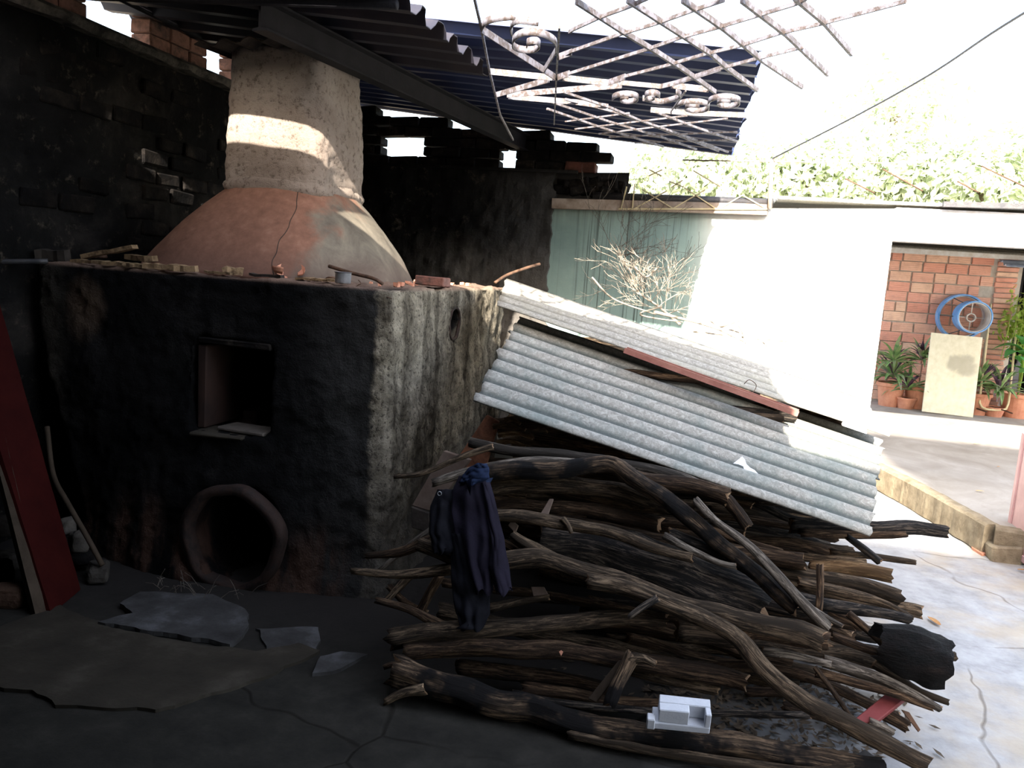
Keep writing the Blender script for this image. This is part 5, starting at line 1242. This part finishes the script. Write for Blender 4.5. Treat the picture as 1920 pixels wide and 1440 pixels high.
# big pot with broad leaves at the right edge
p = at(1908, 745, y=11.1); q = pot(p.x, 11.1, .2, .30, 'large terracotta pot with broad green leaves at the right picture edge')
BL = leafmesh(.36, .24, .8, .12, 9); BL.materials.append(M['monstera'])
for i, (az, el, cz, s) in enumerate([(2.9, .5, .75, 1.1), (3.6, .3, .72, .9), (-.2, .6, .8, .9), (4.6, .4, .65, .8), (4.2, .9, .85, .9), (2.4, .8, .6, .8), (5.2, .5, .5, .8), (3.2, .1, .55, .7)]):
    o = bpy.data.objects.new('leaf', BL); COL.objects.link(o); o.parent = q; o.location = (0, 0, cz+.05); o.scale = (s, s, s); o.rotation_euler = (0, -el*.6, az)
    bm = bmesh.new(); sweep(bm, [Vector((p.x, 11.1, ZP+.25)), Vector((p.x, 11.1, ZP+cz+.05))+Vector((.02*math.cos(az), .02*math.sin(az), 0))], circ(.008, 6)); link('stalk', bm_mesh(bm), M['leaf_bright'], q)
# climbing vine by the doorway
def leafcloud(name, centre_, rad, n, size, mat, parent, seed, flat=1.0, shell=.5):
    Rn = random.Random(seed); vs = []; fs = []
    for i in range(n):
        d = Vector((Rn.gauss(0, 1), Rn.gauss(0, 1), Rn.gauss(0, 1))).normalized(); k = Rn.uniform(shell, 1)
        k *= 1+.3*mn.noise(d*2.2+Vector((seed, 0, 0)))
        c = Vector(centre_)+Vector((d.x*rad[0], d.y*rad[1], d.z*rad[2]))*k
        n_ = (d+Vector((Rn.uniform(-1, 1), Rn.uniform(-1, 1), Rn.uniform(-.5, 1)))).normalized(); t = n_.cross(Vector((Rn.uniform(-1, 1), Rn.uniform(-1, 1), Rn.uniform(-1, 1)))).normalized(); b_ = n_.cross(t)
        s = size*Rn.uniform(.6, 1.3); j = len(vs)
        vs += [c-t*s, c+b_*s*.45-t*s*.1+n_*s*.1, c+t*s, c-b_*s*.45-t*s*.1+n_*s*.1]; fs += [(j, j+1, j+2, j+3)]
    return link(name, pyd(vs, fs), mat, parent, kind='stuff' if parent is not None else None)
vp = at(1902, 600, y=11.2); vine = empty('climbing_vine', (vp.x, 11.2, ZP+.4), 'pale green trailing vine hanging beside the dark doorway', 'vine')
leafcloud('foliage', (vp.x+.08, 11.2, 1.35), (.28, .12, .45), 420, .045, M['leaf_bright'], vine, 3, shell=.1)
for i in range(5):
    x_ = vp.x-.1+i*.07; rodp = [Vector((x_, 11.12, 1.7)), Vector((x_+.02, 11.1, 1.3)), Vector((x_-.01, 11.12, .9))]; bm = bmesh.new(); sweep(bm, rodp, circ(.005, 5)); link('vine_stem', bm_mesh(bm), M['leaf_bright'], vine)
# sticks on the patio floor
rod('dry_stick', [at(1822, 763, y=11.0), at(1850, 772, y=10.7)], .010, M['rust'], 'brown stick on the patio under the pipe frame left foot', 'stick', 4)
rod('dry_stick', [at(1878, 768, y=10.8), at(1898, 775, y=10.6)], .008, M['rust'], 'short stick on the patio right of the pipe frame foot', 'stick', 4)
# leaves on the ground
lf = leafmesh(.085, .028, .15, .15, 5); lf.materials.append(M['dryleaf'])
for i, (px, py, z, rz, lb) in enumerate([(1762, 1172, .01, 1.9, 'curled orange dry leaf on the pale yard floor'), (1826, 832, ZP+.01, .3, 'small orange leaf on the sunny patio'), (1908, 1068, .01, .2, 'yellow leaf on the floor near the pink gate'), (1870, 875, ZP+.01, .8, 'tiny dark leaf on the patio'), (1830, 920, ZP+.01, .2, 'pale dry leaf on the patio near the curb')]):
    o = bpy.data.objects.new('fallen_leaf', lf); COL.objects.link(o); p = at(px, py, z=z); o.location = p; o.rotation_euler = (0, .25, rz); s = (1.15, .9, .8, .5, .7)[i]; o.scale = (s, s, s*.6); tag(o, lb, 'leaf')
# small masonry block at the curb end and red floor strip by the gate
bm = bmesh.new(); box(bm, (1.80, 5.30, -.01), (1.98, 5.44, .10), .015, R); bevel(bm, .012); link('curb_stone', bm_mesh(bm), M['curb'], patio)
slabr = [(1822, 1028), (1895, 1036), (1905, 1046), (1840, 1042)]
o = slab('red_tile', slabr, .012, M['terracotta'])
# pink gate at the right edge
ga = at(1889, 1026, z=.02); gt = empty('pink_gate', (ga.x, ga.y, 0), 'pink painted metal gate leaf at the right picture edge', 'gate')
gdir = Vector((at(1930, 1062, z=.02).x-ga.x, at(1930, 1062, z=.02).y-ga.y, 0)).normalized(); nrm = Vector((-gdir.y, gdir.x, 0))
def gbox(a, b_, z0, z1, t0, t1, mat, name):
    bm = bmesh.new(); P = [Vector((ga.x, ga.y, 0))+gdir*u+nrm*v for u, v in ((a, t0), (b_, t0), (b_, t1), (a, t1))]
    lo = [bm.verts.new(q+Vector((0, 0, z0))) for q in P]; hi = [bm.verts.new(q+Vector((0, 0, z1))) for q in P]
    bm.faces.new(lo[::-1]); bm.faces.new(hi)
    for i in range(4): bm.faces.new((lo[i], lo[(i+1) % 4], hi[(i+1) % 4], hi[i]))
    bmesh.ops.recalc_face_normals(bm, faces=bm.faces); bevel(bm, .003); link(name, bm_mesh(bm), mat, gt)
gtop = at(1922, 815, y=ga.y).z
gbox(0, .9, .03, gtop, -.01, .01, M['pink'], 'gate_panel'); gbox(-.01, .03, .02, gtop+.01, -.02, .02, M['pink'], 'gate_stile'); gbox(0, .9, .02, .06, -.018, .018, M['pink'], 'gate_rail')

# ------------------------------------------------------------------ trees beyond
trees = [(1330, 335, 14, 1.0, 'dense tree directly behind the wall lattice'), (1420, 340, 15, 1.1, 'tree behind the slim post'), (1520, 335, 14.5, 1.2, 'bushy tree right of the slim post'),
 (1610, 330, 15.5, 1.2, 'tree at the centre of the far foliage row'), (1720, 335, 15, 1.3, 'wide tree in the right half of the foliage row'), (1850, 350, 14.5, 1.2, 'tree behind the dark gutter piece'), (1680, 220, 19, 1.7, 'taller pale tree rising behind the row'), (1950, 330, 15, 1.4, 'tree cut by the right picture edge'), (1240, 330, 17, 1.0, 'small tree glimpsed left behind the broken wall end')]
for i, (px, py, y, r_, lb) in enumerate(trees):
    p = at(px, py, y=y); t = empty('tree', (p.x, y, 0), lb, 'tree', 'trees beyond the courtyard')
    leafcloud('foliage', p, (r_*.9, r_*.8, r_*.75), 2600, .085, M['leaf'], t, 50+i, shell=.35)
    bm = bmesh.new(); C = [Vector((p.x, y, 0)), Vector((p.x+.1, y, p.z*.5)), Vector((p.x, y, p.z))]; sweep(bm, crom(C, 8), circ(.12, 8)); link('trunk', bm_mesh(bm), M['trunk'], t)
bm = bmesh.new(); box(bm, (-30, 9, -.3), (30, 60, -.02)); structure('ground', bm_mesh(bm), simple('earth', (.18, .14, .09), (.28, .22, .15), 1), label='bare earth beyond the houses')
